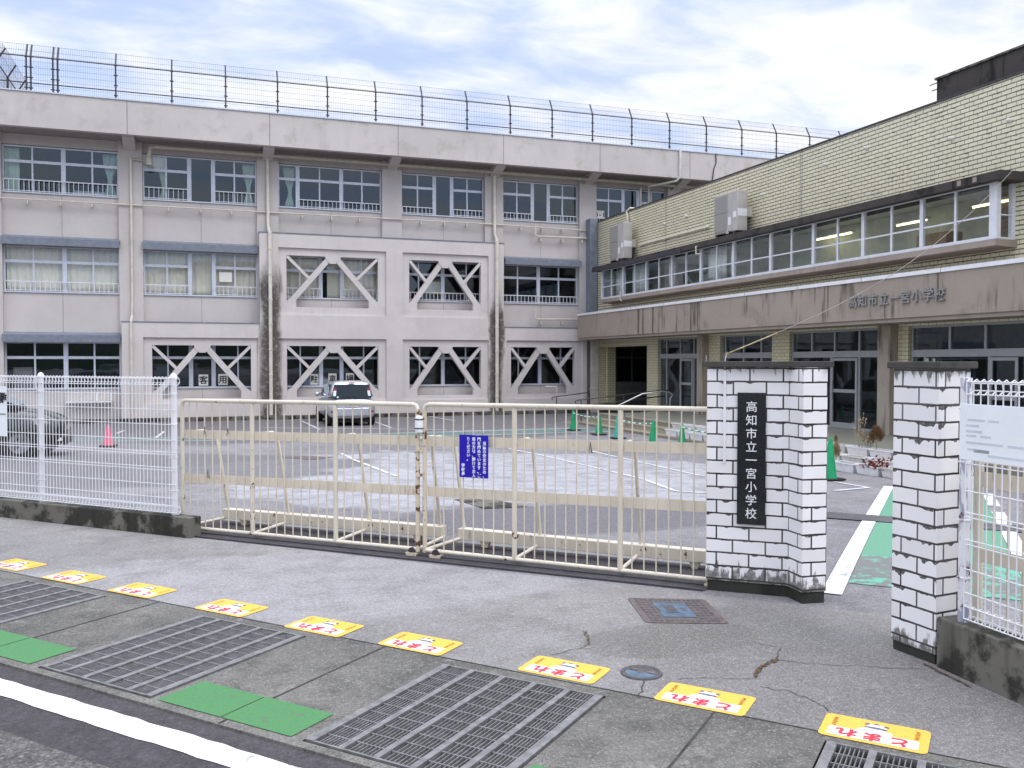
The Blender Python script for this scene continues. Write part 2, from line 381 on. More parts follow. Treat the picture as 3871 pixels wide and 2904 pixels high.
def asphalt(name, col, speck=.5, sc=95., var=.25, rough=.85, patch=None, mott=.5):
    m, t, b = base(name, rough, .25); o = objco(t)
    n1 = noise(t, o, .35, 5, .6); n2 = noise(t, o, 2.6, 6, .68); n3 = noise(t, o, sc, 3, .75); n4 = noise(t, o, sc * .5, 4, .8)
    vor = nd(t, 'ShaderNodeTexVoronoi', {'Vector': o, 'Scale': sc * 1.1}, feature='F1').outputs['Color']
    vg = nd(t, 'ShaderNodeSeparateColor', {0: vor}).outputs[0]
    c = mixc(t, ramp(t, n1, .3, .7), tuple(x * (1 - var) for x in col), tuple(x * (1 + var * .6) for x in col))
    c = mixc(t, ramp(t, n2, .44, .66, 0, mott), c, tuple(x * .52 for x in col))
    c = mixc(t, ramp(t, noise(t, o, 7, 5, .7), .46, .30, 0, mott * .8), c, tuple(min(1, x * 1.45) for x in col))
    n5 = noise(t, o, 30, 9, .84)
    if patch: c = patch(t, o, c, n1, n2)
    c = mixc(t, ramp(t, n5, .50, .66, 0, .62), c, mixc(t, 1., c, (.42, .42, .42), 'MULTIPLY'))
    c = mixc(t, ramp(t, n5, .49, .35, 0, .70), c, mixc(t, 1., c, (1.75, 1.75, 1.75), 'MULTIPLY'))
    c = mixc(t, mth(t, 'MULTIPLY', ramp(t, n4, .50, .68), speck * .75), c, tuple(x * .36 for x in col))
    c = mixc(t, mth(t, 'MULTIPLY', ramp(t, n4, .47, .34), speck * .65), c, tuple(min(1, x * 1.6 + .03) for x in col))
    c = mixc(t, mth(t, 'MULTIPLY', ramp(t, n3, .52, .66), speck * .9), c, tuple(x * .30 for x in col))
    c = mixc(t, mth(t, 'MULTIPLY', ramp(t, vg, .84, .98), speck * .7), c, tuple(min(1, x * 1.8 + .05) for x in col))
    setc(t, b, c); bump(t, b, mth(t, 'ADD', n3, n4), .6, .008); return m
def blob(t, o, cx, cy, rx, ry, n2, k=.9, rot=0):
    mp = nd(t, 'ShaderNodeMapping', {0: o, 1: (-cx, -cy, 0)}).outputs[0]
    mp = nd(t, 'ShaderNodeMapping', {0: mp, 2: (0, 0, -rot), 3: (1 / rx, 1 / ry, 0)}).outputs[0]
    ln = nd(t, 'ShaderNodeVectorMath', {0: mp}, operation='LENGTH').outputs['Value']
    return ramp(t, mth(t, 'ADD', ln, mth(t, 'MULTIPLY', mth(t, 'SUBTRACT', n2, .5), k)), 1.06, .94)
def yard_patch(t, o, c, n1, n2):
    # paler asphalt in the middle and newer dark repair patches
    c = mixc(t, mth(t, 'MULTIPLY', blob(t, o, 4.7, 15.2, 5.2, 4.6, n1, 1.3, R(-20)), ramp(t, n2, .30, .70, 1., .30)), c, (.47, .465, .49))
    c = mixc(t, blob(t, o, 4.0, 9.35, 2.0, 1.15, n1, .9, R(-28)), c, (.165, .155, .165))
    c = mixc(t, mth(t, 'MULTIPLY', blob(t, o, -1.5, 17, 4.5, 3.5, n1, .9), .8), c, (.15, .145, .15))
    c = mixc(t, mth(t, 'MULTIPLY', blob(t, o, 5, 31, 16, 7.5, n1, .5), .8), c, (.15, .14, .145))
    return c
def walk_patch(t, o, c, n1, n2):
    # wet sheen painted as paler asphalt before the gate; darker towards the right pillar
    c = mixc(t, mth(t, 'MULTIPLY', blob(t, o, .4, 7.1, 3.6, 1.15, n1, 1.0, R(-42)), ramp(t, n2, .3, .7, .75, .25)), c, (.40, .385, .40))
    c = mixc(t, mth(t, 'MULTIPLY', blob(t, o, 3.45, 4.0, 1.1, 1.3, n1, 1.0), .45), c, (.17, .16, .15))
    c = mixc(t, mth(t, 'MULTIPLY', blob(t, o, 2.75, 4.85, .55, .30, n1, 1.0, R(-20)), .55), c, (.155, .15, .125))
    return c
M_yard = asphalt('old_asphalt', (.27, .258, .265), .45, 120, patch=yard_patch)
M_walk = asphalt('sidewalk_asphalt', (.315, .298, .288), .60, 150, patch=walk_patch)
M_road = asphalt('road_asphalt', (.13, .12, .115), .9, 65, var=.15)
M_roaddark = asphalt('smooth_asphalt', (.082, .074, .078), .25, 120, var=.2)
M_trench = asphalt('trench_asphalt', (.15, .142, .148), .4, 110)
M_slab = asphalt('gutter_concrete', (.19, .181, .162), .6, 110, var=.35, mott=.85)
M_concdark = concrete('mossy_concrete', (.17, .16, .135), stain=(.035, .034, .027), k=.97, streak=.9, scale=3.2)
M_black_conc = concrete('sooty_concrete', (.075, .066, .06), stain=(.022, .02, .018), k=.95, streak=.9)
M_canopy = concrete('canopy_concrete', (.385, .325, .27), stain=(.095, .076, .06), k=.3, streak=.85)
M_sill = concrete('sill_concrete', (.36, .30, .255), stain=(.17, .14, .11), k=.3, streak=.25)
M_cap = concrete('cap_concrete', (.085, .08, .074), stain=(.022, .02, .018), k=.9, streak=.5)
M_floor = concrete('landing_floor', (.25, .25, .20), stain=(.16, .17, .14), k=.4, streak=0., rough=.35)
def worn(name, col, under, cov, sc=7., rough=.7):
    m, t, b = base(name, rough, .3); o = objco(t)
    rnd = nd(t, 'ShaderNodeObjectInfo').outputs['Random']; o = nd(t, 'ShaderNodeVectorMath', {0: o, 1: nd(t, 'ShaderNodeCombineXYZ', {0: mth(t, 'MULTIPLY', rnd, 37.), 1: mth(t, 'MULTIPLY', rnd, 11.)}).outputs[0]}, operation='ADD').outputs[0]
    n = noise(t, o, sc, 6, .7); n2 = noise(t, o, .8, 3); f = mth(t, 'ADD', mth(t, 'MULTIPLY', n, .65), mth(t, 'MULTIPLY', n2, .35))
    c = mixc(t, ramp(t, f, cov, cov + .06), col, under)
    c = mixc(t, ramp(t, noise(t, o, 70, 3), .45, .75, 0, .35), c, tuple(x * .55 for x in col))
    setc(t, b, c); bump(t, b, noise(t, o, 80, 3), .4, .005); return m
M_yellow = worn('yellow_sticker', (.88, .50, .085), (.42, .33, .20), .61, 9.); M_stkwhite = worn('sticker_white', (.87, .83, .80), (.55, .50, .46), .68, 9.)
M_line = worn('white_road_paint', (.80, .79, .80), (.34, .33, .33), .535, 9.)
M_linew = worn('worn_line_paint', (.70, .70, .72), (.28, .27, .28), .53)
M_greenp = worn('green_walk_paint', (.145, .34, .225), (.19, .25, .21), .62, 5.)
M_greenw = worn('worn_green_paint', (.15, .46, .32), (.20, .19, .185), .46, 8.)
M_greenp2 = worn('green_strip_paint', (.13, .215, .19), (.18, .19, .19), .50)
M_kerbgreen = worn('green_kerb_paint', (.080, .235, .088), (.13, .15, .11), .60, 7.)

# ================================================================== SETTING
def sheet(name, m, quads, z=0.):
    mb = MB()
    for q in quads: mb.quad(*[(p[0], p[1], p[2] if len(p) > 2 else z) for p in q])
    return kind(mb.build(name, m))
# far ground, below everything, reaching the horizon
sheet('ground', M_walk, [[(-900, -900), (900, -900), (900, 900), (-900, 900)]], -1.6)
# school yard: drains gently away from the gate (profile along the gate's normal)
mb = MB(); vs = [0, .3, 1, 2, 3, 4, 5, 6, 7, 8, 9, 10, 11, 12, 13.3, 16, 60]
for a, b in zip(vs[:-1], vs[1:]):
    za, zb = zgs(a), zgs(b)
    mb.quad(UV(60, a, za), UV(-45, a, za), UV(-45, b, zb), UV(60, b, zb))
kind(mb.build('school_yard', M_yard))
# pavement between the gutter slabs and the gate line
q0 = 4.3
def on_gate(u): p = UV(u, 0); return (p.x, p.y, 0)
a, b = RQ(-27, q0), RQ(40, q0)
sheet('sidewalk', M_walk, [[a, b, on_gate(-45), on_gate(27)]])
# road and the strips at its edge
sheet('road', M_road, [[RQ(-60, -30, -.012), RQ(60, -30, -.012), RQ(60, 2.44, -.012), RQ(-60, 2.44, -.012)]])
sheet('road_edge', M_roaddark, [[RQ(-60, 2.44, -.012), RQ(60, 2.44, -.012), RQ(60, 2.975, -.012), RQ(-60, 2.975, -.012)]])
mb = MB(); rr = -40; p0_, p1_ = 2.69, 2.84
while rr < 10:
    e0, e1 = 2.69 + random.uniform(-.006, .006), 2.84 + random.uniform(-.006, .006); mb.quad(RQ(rr, p0_, -.008), RQ(rr + .1, e0, -.008), RQ(rr + .1, e1, -.008), RQ(rr, p1_, -.008)); rr += .1; p0_, p1_ = e0, e1
kind(mb.build('road_edge_line', M_line))
# gutter slabs with real openings for the gratings
GR = [(-8.85, -7.85), (-6.8, -5.8), (-4.8, -3.84), (-2.8, -1.78), (-.69, .33)]
mb = MB(); last = -30
GQ0, GQ1 = 3.03, 4.21
for (r0, r1) in GR + [(30, 31)]:
    mb.quad(RQ(last, GQ0), RQ(r0, GQ0), RQ(r0, GQ1), RQ(last, GQ1)); last = r1
mb.quad(RQ(-30, 2.975), RQ(30, 2.975), RQ(30, GQ0), RQ(-30, GQ0)); mb.quad(RQ(-30, GQ1), RQ(30, GQ1), RQ(30, q0), RQ(-30, q0))
mb.quad(RQ(-30, 2.975, -.012), RQ(30, 2.975, -.012), RQ(30, 2.975), RQ(-30, 2.975))
kind(mb.build('gutter', M_slab))
mb = MB()
for (r0, r1) in GR:
    for (p, q) in (((r0, GQ0), (r1, GQ0)), ((r1, GQ0), (r1, GQ1)), ((r1, GQ1), (r0, GQ1)), ((r0, GQ1), (r0, GQ0))):
        mb.quad(RQ(*p, -.5), RQ(*q, -.5), RQ(*q, -.001), RQ(*p, -.001))
    mb.quad(RQ(r0, GQ0, -.5), RQ(r1, GQ0, -.5), RQ(r1, GQ1, -.5), RQ(r0, GQ1, -.5))
kind(mb.build('drain_pit', M_pit))
mb = MB()
for r in (-9.44, -7.39, -5.34, -3.29, -1.235, .82):
    mb.quad(RQ(r, 2.98, .003), RQ(r + .012, 2.98, .003), RQ(r + .012, q0, .003), RQ(r, q0, .003))
mb.quad(RQ(-12, q0 - .0045, .003), RQ(3, q0 - .0045, .003), RQ(3, q0 + .0045, .003), RQ(-12, q0 + .0045, .003))
kind(mb.build('slab_joint', M_pit))
mb = MB()
for (a, b) in ((-5.8, -4.89), (-3.79, -2.87), (-1.75, -.75)):
    m_ = (a + b) / 2
    for x0, x1 in ((a, m_ - .004), (m_ + .004, b)): mb.quad(RQ(x0, 3.035, .004), RQ(x1, 3.035, .004), RQ(x1, 3.335, .004), RQ(x0, 3.335, .004))
kind(mb.build('green_road_marking', M_kerbgreen))
# cracks in the pavement, the widest filled with brown leaf litter
def ribbon(mb, pts, w, z=.004, closed=False, zf=None):
    pts = [Vector((p[0], p[1], 0)) for p in pts]
    L = []
    for i, p in enumerate(pts):
        d = (pts[min(i + 1, len(pts) - 1)] - pts[max(i - 1, 0)]).normalized(); n = Vector((-d.y, d.x, 0))
        ww = w * random.uniform(.65, 1.3) if not zf else w
        L.append((p + n * ww / 2, p - n * ww / 2))
    for (a, b), (c, d) in zip(L[:-1], L[1:]):
        f = (lambda q: (q.x, q.y, (zf(q.x, q.y) if zf else 0) + z))
        mb.quad(f(b), f(d), f(c), f(a))
def gpx(*pp): return [at(x, y, 'z', 0) for x, y in pp]
def jag(pts, n=5, amp=.012):
    o = []
    for a, b in zip(pts[:-1], pts[1:]):
        for i in range(n): o.append(a.lerp(b, i / n) + Vector((random.uniform(-amp, amp), random.uniform(-amp, amp), 0)))
    return o + [pts[-1]]
mb = MB()
ribbon(mb, jag(gpx((2555, 2570), (2690, 2566), (2850, 2566), (2890, 2520), (2940, 2497), (3050, 2510), (3250, 2520), (3480, 2530))), .0045)
ribbon(mb, jag(gpx((2210, 2385), (2222, 2420), (2226, 2440), (2190, 2452), (2085, 2478))), .004)
ribbon(mb, jag(gpx((2840, 2432), (2945, 2447), (2930, 2500))), .004)
ribbon(mb, jag(gpx((2880, 2600), (2980, 2615), (3080, 2650), (3130, 2690))), .005)
ribbon(mb, jag(gpx((2440, 2575), (2430, 2610), (2415, 2640))), .007)
kind(mb.build('pavement_crack', M_pit))
mb = MB()
ribbon(mb, jag(gpx((2850, 2560), (2862, 2535), (2885, 2520), (2918, 2505), (2935, 2493)), 6, .014), .018, .007)
ribbon(mb, jag(gpx((2215, 2390), (2224, 2415), (2226, 2437)), 5, .008), .008, .007)
ribbon(mb, jag(gpx((3490, 2512), (3545, 2540), (3670, 2600)), 8, .01), .012, .007)
kind(mb.build('leaf_litter', plain('leaf_litter', (.13, .075, .04), .95, .4, 60)), 'stuff')

# yard paint: green walk between two white lines, bays, and the green strip along the building
def yline(mb, p, q, w, n=14):
    P, Q = Vector((p[0], p[1], 0)), Vector((q[0], q[1], 0)); ribbon(mb, [P.lerp(Q, i / n) for i in range(n + 1)], w, .009, zf=zg)
def yband(mb, pts0, pts1, z=.005):
    n = 16
    def smp(ps, t):
        k = min(int(t * (len(ps) - 1)), len(ps) - 2); u = t * (len(ps) - 1) - k
        return Vector((*ps[k], 0)).lerp(Vector((*ps[k + 1], 0)), u)
    for i in range(n):
        a, b, c, d = smp(pts0, i / n), smp(pts0, (i + 1) / n), smp(pts1, (i + 1) / n), smp(pts1, i / n)
        mb.quad(*[(p.x, p.y, zg(p.x, p.y) + z) for p in (d, c, b, a)])
dv = Vector((.711, .703)); pn = Vector((.703, -.711))
L0 = Vector((4.45, 5.38)); Rr0 = L0 + pn * 1.42
mb = MB(); yline(mb, L0, L0 + dv * 8.7, .15, 24); yline(mb, Rr0 + dv * 1.15, Rr0 + dv * 5.9, .15, 20); yline(mb, Rr0 + dv * 6.6, Rr0 + dv * 8.4, .15)
kind(mb.build('walkway_line', M_line))
def walk(a0, a1, m, name):
    mb = MB(); p0 = L0 + pn * .08; p1 = Rr0 - pn * .08
    yband(mb, [tuple(p0 + dv * a0), tuple(p0 + dv * a1)], [tuple(p1 + dv * a0), tuple(p1 + dv * a1)]); kind(mb.build(name, m))
walk(.45, 1.75, M_greenw, 'worn_walkway'); walk(1.75, 4.05, M_greenp, 'green_walkway'); walk(4.62, 9.2, M_greenp, 'green_walkway')
mb = MB(); p0 = L0 - pn * 2.2 + dv * 4.05; p1 = Rr0 + pn * 3 + dv * 4.05
yband(mb, [tuple(p0), tuple(p1)], [tuple(p0 + dv * .57), tuple(p1 + dv * .57)], .013); kind(mb.build('trench_patch', M_trench))
mb = MB()
def gl(*pp):
    P = [YG(x, y) for x, y in pp]
    for a, b in zip(P[:-1], P[1:]): yline(mb, a, b, .08, 8)
gl((1880, 1688), (2050, 1722), (2230, 1764), (2430, 1812), (2560, 1860), (2680, 1866)); gl((2215, 1700), (2400, 1743), (2660, 1802))
gl((1290, 1715), (1340, 1740), (1430, 1775), (1500, 1802)); gl((3155, 1823), (3283, 1845), (3155, 1857)); gl((1700, 1632), (2180, 1618)); gl((1000, 1618), (1690, 1625))
gl((1140, 1592), (1210, 1625)); gl((1418, 1596), (1480, 1618)); gl((1610, 1572), (1720, 1592)); gl((470, 1628), (440, 1640)); gl((620, 1632), (590, 1655))
kind(mb.build('parking_line', M_linew))
mb = MB(); yband(mb, [(-9, 26.6), (16.0, 26.1)], [(-9, 25.3), (11.9, 24.7)]); kind(mb.build('green_strip', M_greenp2))
mb = MB(); yline(mb, (-9, 26.65), (11.9, 26.1), .09, 30); yline(mb, (-9, 25.25), (11.9, 24.65), .09, 30); kind(mb.build('strip_line', M_linew))
# yard covers
def plate(name, px, m, label, dz=.01):
    P = [YG(*p) for p in px]; mb = MB(); mb.add([(p.x, p.y, zg(p.x, p.y) + dz) for p in P] + [(p.x, p.y, zg(p.x, p.y) - .05) for p in P], [(0, 1, 2, 3), (0, 4, 5, 1), (1, 5, 6, 2), (2, 6, 7, 3), (3, 7, 4, 0)])
    o = mb.build(name, m, fix=True); tag(o, label, 'cover'); return o
plate('drain_cover', ((1060, 1731), (1140, 1724), (1270, 1730), (1180, 1739)), M_ironbrown, 'brown iron cover set in the pale yard beyond the left gate leaf')
plate('drain_cover', ((1720, 1890), (1850, 1885), (1990, 1918), (1830, 1925)), M_concdark, 'grey square cover in the dark patch of yard behind the right gate leaf')

# wooded hills behind the photographer, seen only in the windows
mb = MB(); N = 90; P = []
for i in range(N + 1):
    a = R(100 + 340 * i / N) ; h = 34 + 16 * math.sin(i * .31) + 9 * math.sin(i * .83 + 1) + random.uniform(-2, 3); d = 330
    P.append((Vector((d * math.cos(a), d * math.sin(a), -2)), Vector((1.35 * d * math.cos(a), 1.35 * d * math.sin(a), h)), Vector((1.9 * d * math.cos(a), 1.9 * d * math.sin(a), -2))))
for (a, b, e), (c, d, f) in zip(P[:-1], P[1:]):
    if (a.y + c.y) > 120: continue
    mb.quad(a, c, d, b); mb.quad(b, d, f, e)
kind(mb.build('hills', plain('forest', (.035, .05, .025), .95, .4, .08)))

# ================================================================== SCHOOL BUILDING (three storeys, facade along X at y = 35)
Y0 = 35.0; YC = 34.85; YF = 34.45; ZB = -.5
A = thing('school_building', 'three storey pale concrete school building with cross braced lower windows and a flat roof', 'building', (4, Y0, -.44))
COLS = [-6.91, -2.375, 2.445, 7.245, 11.545, 15.82, 20.12, 24.4]; CW = .40
BAYS = [(COLS[i] + CW, COLS[i + 1] - CW) for i in range(7)]
STO = [(.76, 2.45), (4.2, 5.84), (7.69, 9.36)]
mb = MB(); jt = MB()
for i, (x0, x1) in enumerate(BAYS):
    if i == 6: continue
    for z0, z1 in ((ZB, .74), (2.47, 4.18), (5.86, 7.67), (9.38, 9.74)):
        mb.box(x0, x1, Y0, Y0 + .3, z0, z1)
        if z1 - z0 > 1: jt.box((x0 + x1) / 2 - .008, (x0 + x1) / 2 + .008, Y0 - .003, Y0 + .01, z0 + .02, z1 - .02)
mb.box(-12, COLS[0] - CW, Y0, Y0 + .3, ZB, 9.74); mb.box(BAYS[6][0], 36, Y0, Y0 + .3, ZB, 9.74)
mb.build('wall', M_wall, A); jt.build('sealant_joint', M_joint, A)
for x in COLS[:7]:
    mb = MB(); mb.box(x - CW, x + CW, YC, Y0 + .35, ZB, 9.74); mb.build('column', M_wall, A)
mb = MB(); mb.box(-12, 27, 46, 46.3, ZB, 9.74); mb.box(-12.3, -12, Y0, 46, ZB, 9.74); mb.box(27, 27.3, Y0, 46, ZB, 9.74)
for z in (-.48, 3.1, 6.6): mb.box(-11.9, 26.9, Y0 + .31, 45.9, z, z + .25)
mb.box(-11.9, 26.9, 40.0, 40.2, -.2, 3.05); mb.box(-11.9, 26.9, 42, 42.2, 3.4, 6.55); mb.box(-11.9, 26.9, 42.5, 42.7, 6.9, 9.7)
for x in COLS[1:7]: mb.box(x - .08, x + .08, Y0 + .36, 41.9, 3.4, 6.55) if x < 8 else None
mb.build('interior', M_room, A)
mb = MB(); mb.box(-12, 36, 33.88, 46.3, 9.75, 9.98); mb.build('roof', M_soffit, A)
mb = MB(); mb.box(-12, 36, 33.65, 33.87, 9.70, 10.87); mb.box(-12, 36, 33.871, 34.2, 10.6, 10.84); mb.build('fascia', M_fascia, A)
for x in COLS: mb = MB(); mb.box(x - .012, x + .012, 33.645, 33.66, 9.71, 10.86); mb.build('fascia_joint', M_joint, A)
mb = MB(); mb.box(-12, 36, 33.61, 33.9, 10.872, 10.91)
for i in range(40): mb.box(-7.9 + i * .95, -7.86 + i * .95, 33.6, 33.64, 10.86, 10.93)
mb.build('coping', M_alu, A)
for x in COLS:
    mb = MB(); mb.add([(x - .2, 33.9, 9.748), (x + .2, 33.9, 9.748), (x + .2, YC - .002, 9.748), (x - .2, YC - .002, 9.748), (x - .2, 33.95, 9.66), (x + .2, 33.95, 9.66), (x + .2, YC - .002, 9.40), (x - .2, YC - .002, 9.40)],
        [(0, 1, 2, 3), (4, 7, 6, 5), (0, 4, 5, 1), (0, 3, 7, 4), (1, 5, 6, 2)]); mb.build('eave_bracket', M_wall, A)
# windows: (bay, storey) -> list of (x fraction of vertical member, thick?) and which panes run full height
def window(x0, x1, z0, z1, mull, full=(), zt=None, rail=None, rails=None):
    yf0, yf1 = Y0 + .10, Y0 + .17; zt = zt or z0 + (z1 - z0) * .67; t = .05
    f = MB(); f.box(x0, x1, yf0, yf1, z1 - t, z1); f.box(x0, x1, yf0 - .05, yf1, z0, z0 + t); f.box(x0, x0 + t, yf0, yf1, z0 + t, z1 - t); f.box(x1 - t, x1, yf0, yf1, z0 + t, z1 - t)
    ed = [(x0 + t, 0)]
    for fr, th in mull:
        x = x0 + (x1 - x0) * fr; w = .075 if th else .028
        f.box(x - w, x + w, yf0 + (.0 if th else .015), yf1 - .005, z0 + t, z1 - t); ed.append((x, w))
    ed.append((x1 - t, 0))
    for k, ((a, wa), (b, wb)) in enumerate(zip(ed[:-1], ed[1:])):
        if k in full: continue
        f.box(a + wa + .001, b - wb - .001, yf0 + .012, yf1 - .012, zt - .05, zt + .05)
    w = f.build('window', M_alu, A)
    g = MB(); g.quad((x0 + .02, yf1 - .03, z0 + .02), (x1 - .02, yf1 - .03, z0 + .02), (x1 - .02, yf1 - .03, z1 - .02), (x0 + .02, yf1 - .03, z1 - .02)); g.build('pane', M_glass, w)
    s = MB(); s.box(x0 - .02, x1 + .02, Y0 - .05, yf0 - .052, z0 - .012, z0 + .03); s.build('sill', M_alu, w)
    for (a, b) in (rails if rails is not None else ([(0, 1)] if rail else [])):
        xa, xb = x0 + (x1 - x0) * a + .05, x0 + (x1 - x0) * b - .05; rz = z0 + (rail or .42); yr = Y0 + .0
        m = MB(); m.box(xa, xb, yr - .015, yr + .015, rz - .018, rz + .018); m.box(xa, xb, yr - .012, yr + .012, z0 + .065, z0 + .09)
        n = max(2, int((xb - xa) / .155))
        for i in range(n + 1):
            x = xa + (xb - xa) * i / n; ww = .016 if i in (0, n) else .010; m.box(x - ww, x + ww, yr - .01, yr + .01, z0 + .04, rz - .019)
        m.build('guard_rail', M_whitealu, w)
    return w
B4 = [(.25, 0), (.515, 1), (.765, 0)]; B5 = [(.20, 0), (.40, 1), (.61, 1), (.80, 0)]
B3 = [(.185, 1), (.395, 0), (.605, 1), (.81, 0)]; B5b = [(.175, 0), (.39, 1), (.61, 1), (.80, 0)]
z0, z1 = STO[2]
window(*BAYS[0], z0, z1, B4, rail=.46); window(*BAYS[1], z0, z1, B5, full=(2,), rail=.46, rails=[(0, .40), (.61, 1)]); window(*BAYS[2], z0, z1, B3, rail=.34, rails=[(.185, 1)])
for i in (3, 4, 5): window(*BAYS[i], z0, z1, B5, full=(2,), rail=.31, rails=[(0, .40), (.61, 1)])
z0, z1 = STO[1]
window(*BAYS[0], z0, z1, B4, rail=.38); window(*BAYS[1], z0, z1, B5, full=(2,), rail=.38, rails=[(0, .41), (.60, 1)]); window(*BAYS[2], z0, z1, B5, rail=.40, rails=[(0, .42), (.58, 1)])
window(*BAYS[3], z0, z1, [(.21, 0), (.5, 1), (.79, 0)], rail=.36); window(*BAYS[4], z0, z1, [(.21, 0), (.48, 1), (.75, 0)], rail=.34)
window(*BAYS[5], z0, z1, B4)
z0, z1 = STO[0]
window(*BAYS[0], z0, z1, B4)
for i in (1, 2): window(*BAYS[i], z0, z1, [(.20, 0), (.40, 1), (.60, 1), (.82, 0)])
for i in (3, 4): window(*BAYS[i], z0, z1, [(.22, 0), (.5, 1), (.78, 0)])
# metal hoods over the unbraced windows
for (i, zt) in ((0, 6.2), (1, 6.2), (4, 6.17), (0, 2.80)):
    x0, x1 = BAYS[i]; x0 -= .02 if i != 4 else -.03; x1 += .04
    mb = MB(); mb.add([(x0, Y0 - .002, zt), (x1, Y0 - .002, zt), (x1, Y0 - .30, zt - .10), (x0, Y0 - .30, zt - .10), (x0, Y0 - .002, zt - .22), (x1, Y0 - .002, zt - .22), (x1, Y0 - .30, zt - .17), (x0, Y0 - .30, zt - .17)],
        [(0, 3, 2, 1), (3, 7, 6, 2), (4, 5, 6, 7), (0, 4, 7, 3), (1, 2, 6, 5)])
    mb.box(x0 + .01, x1 - .01, Y0 - .34, Y0 - .302, zt - .36, zt - .165); mb.build('window_hood', M_blue, A)
# outer concrete frames with cross bracing
def brace_frame(x0, x1, z0, z1, cells, name='brace_frame'):
    """solid frame with sunken panels (rx0, rx1, rz0, rz1); each panel carries a truss around the real opening"""
    mb = MB(); yb = YC - .004
    xs = sorted({x0, x1, *[c[k] for c in cells for k in (0, 1)]}); zs = sorted({z0, z1, *[c[k] for c in cells for k in (2, 3)]})
    for xa, xb in zip(xs[:-1], xs[1:]):
        for za, zb in zip(zs[:-1], zs[1:]):
            if any(c[0] <= xa and xb <= c[1] and c[2] <= za and zb <= c[3] for c in cells): continue
            mb.box(xa, xb, YF, yb, za, zb)
    f = mb.build(name, M_frame, A)
    for (a, b, c, d, oa, ob, oc, od) in [c for c in cells]:
        t = MB(); ya, yb2 = YF + .09, YF + .33
        cnt = [0]
        def R4(p): cnt[0] += 1; t.prismxz(p, ya - .0035 * cnt[0], yb2 - .0035 * cnt[0])
        e = .001
        R4([(a + e, od), (b - e, od), (b - e, d - e), (a + e, d - e)]); R4([(a + e, c + e), (b - e, c + e), (b - e, oc), (a + e, oc)])
        R4([(a + e, oc), (oa, oc), (oa, od), (a + e, od)]); R4([(ob, oc), (b - e, oc), (b - e, od), (ob, od)])
        W_, H_ = ob - oa, od - oc; xm = (oa + ob) / 2
        ya += .03; yb2 -= .012; zb = oc + H_ * .16; fo = W_ * .075; w = .105
        for sgn, xc in ((1, oa), (-1, ob)):
            pt = Vector((xm - sgn * .17, od - .10)); pb = Vector((xc + sgn * fo, zb)); d_ = (pb - pt).normalized(); n_ = Vector((-d_.y, d_.x)) * w
            R4([tuple(pt + n_), tuple(pt - n_), tuple(pb - n_), tuple(pb + n_)])
            R4([(xc, oc), (xc + sgn * (fo + .10), oc), (xc + sgn * (fo + .10), zb - .02), (xc + sgn * fo + sgn * .09, zb + .03), (xc + sgn * (fo - .10), zb + .05), (xc, zb - .08)])
            mid = pt.lerp(pb, .52); p2 = Vector((xc + sgn * .02, od - .03)); d2 = (mid - p2).normalized(); n2 = Vector((-d2.y, d2.x)) * .055
            R4([tuple(p2 + n2), tuple(p2 - n2), tuple(mid - n2), tuple(mid + n2)])
        R4([(xm - .30, od), (xm + .30, od), (xm + .27, od - .10), (xm + .11, od - .27), (xm - .11, od - .27), (xm - .27, od - .10)])
        t.build('cross_brace', M_frame, f)
    return f
def cell(rx0, rx1, rz0, rz1, ox0, ox1, oz0, oz1): return (rx0, rx1, rz0, rz1, ox0, ox1, oz0, oz1)
c1 = [cell(-1.98, 2.13 - .25, .20, 2.63, -1.69, 1.66, .38, 2.35)]
c2 = [cell(2.79, 6.92, .20, 2.63, 3.09, 6.61, .38, 2.35), cell(7.58, 11.17, .20, 2.63, 7.86, 10.86, .38, 2.35), cell(2.79, 6.92, 3.53, 6.09, 3.09, 6.61, 3.84, 5.81), cell(7.58, 11.17, 3.53, 6.09, 7.86, 10.86, 3.84, 5.81)]
c3 = [cell(11.95, 15.40, .20, 2.63, 12.17, 15.06, .38, 2.35)]
c1 = [cell(-1.98, 2.02, .20, 2.63, -1.69, 1.77, .38, 2.35)]
brace_frame(-2.69, 2.095, ZB, 3.17, c1); brace_frame(2.10, 11.83, ZB, 6.61, c2); brace_frame(11.835, 15.6, ZB, 3.16, c3)
mb = MB(); mb.box(-2.71, 2.09, YF - .02, YC - .004, 3.172, 3.205); mb.box(2.08, 11.85, YF - .02, YC - .004, 6.612, 6.65); mb.box(11.852, 15.62, YF - .02, YC - .004, 3.162, 3.195); mb.build('frame_flashing', M_blue, A)
# plinth gutter along the foot
mb = MB(); mb.box(-12, 15.55, YF - .45, YF - .002, ZB, -.30); mb.build('plinth', M_concdark, A)
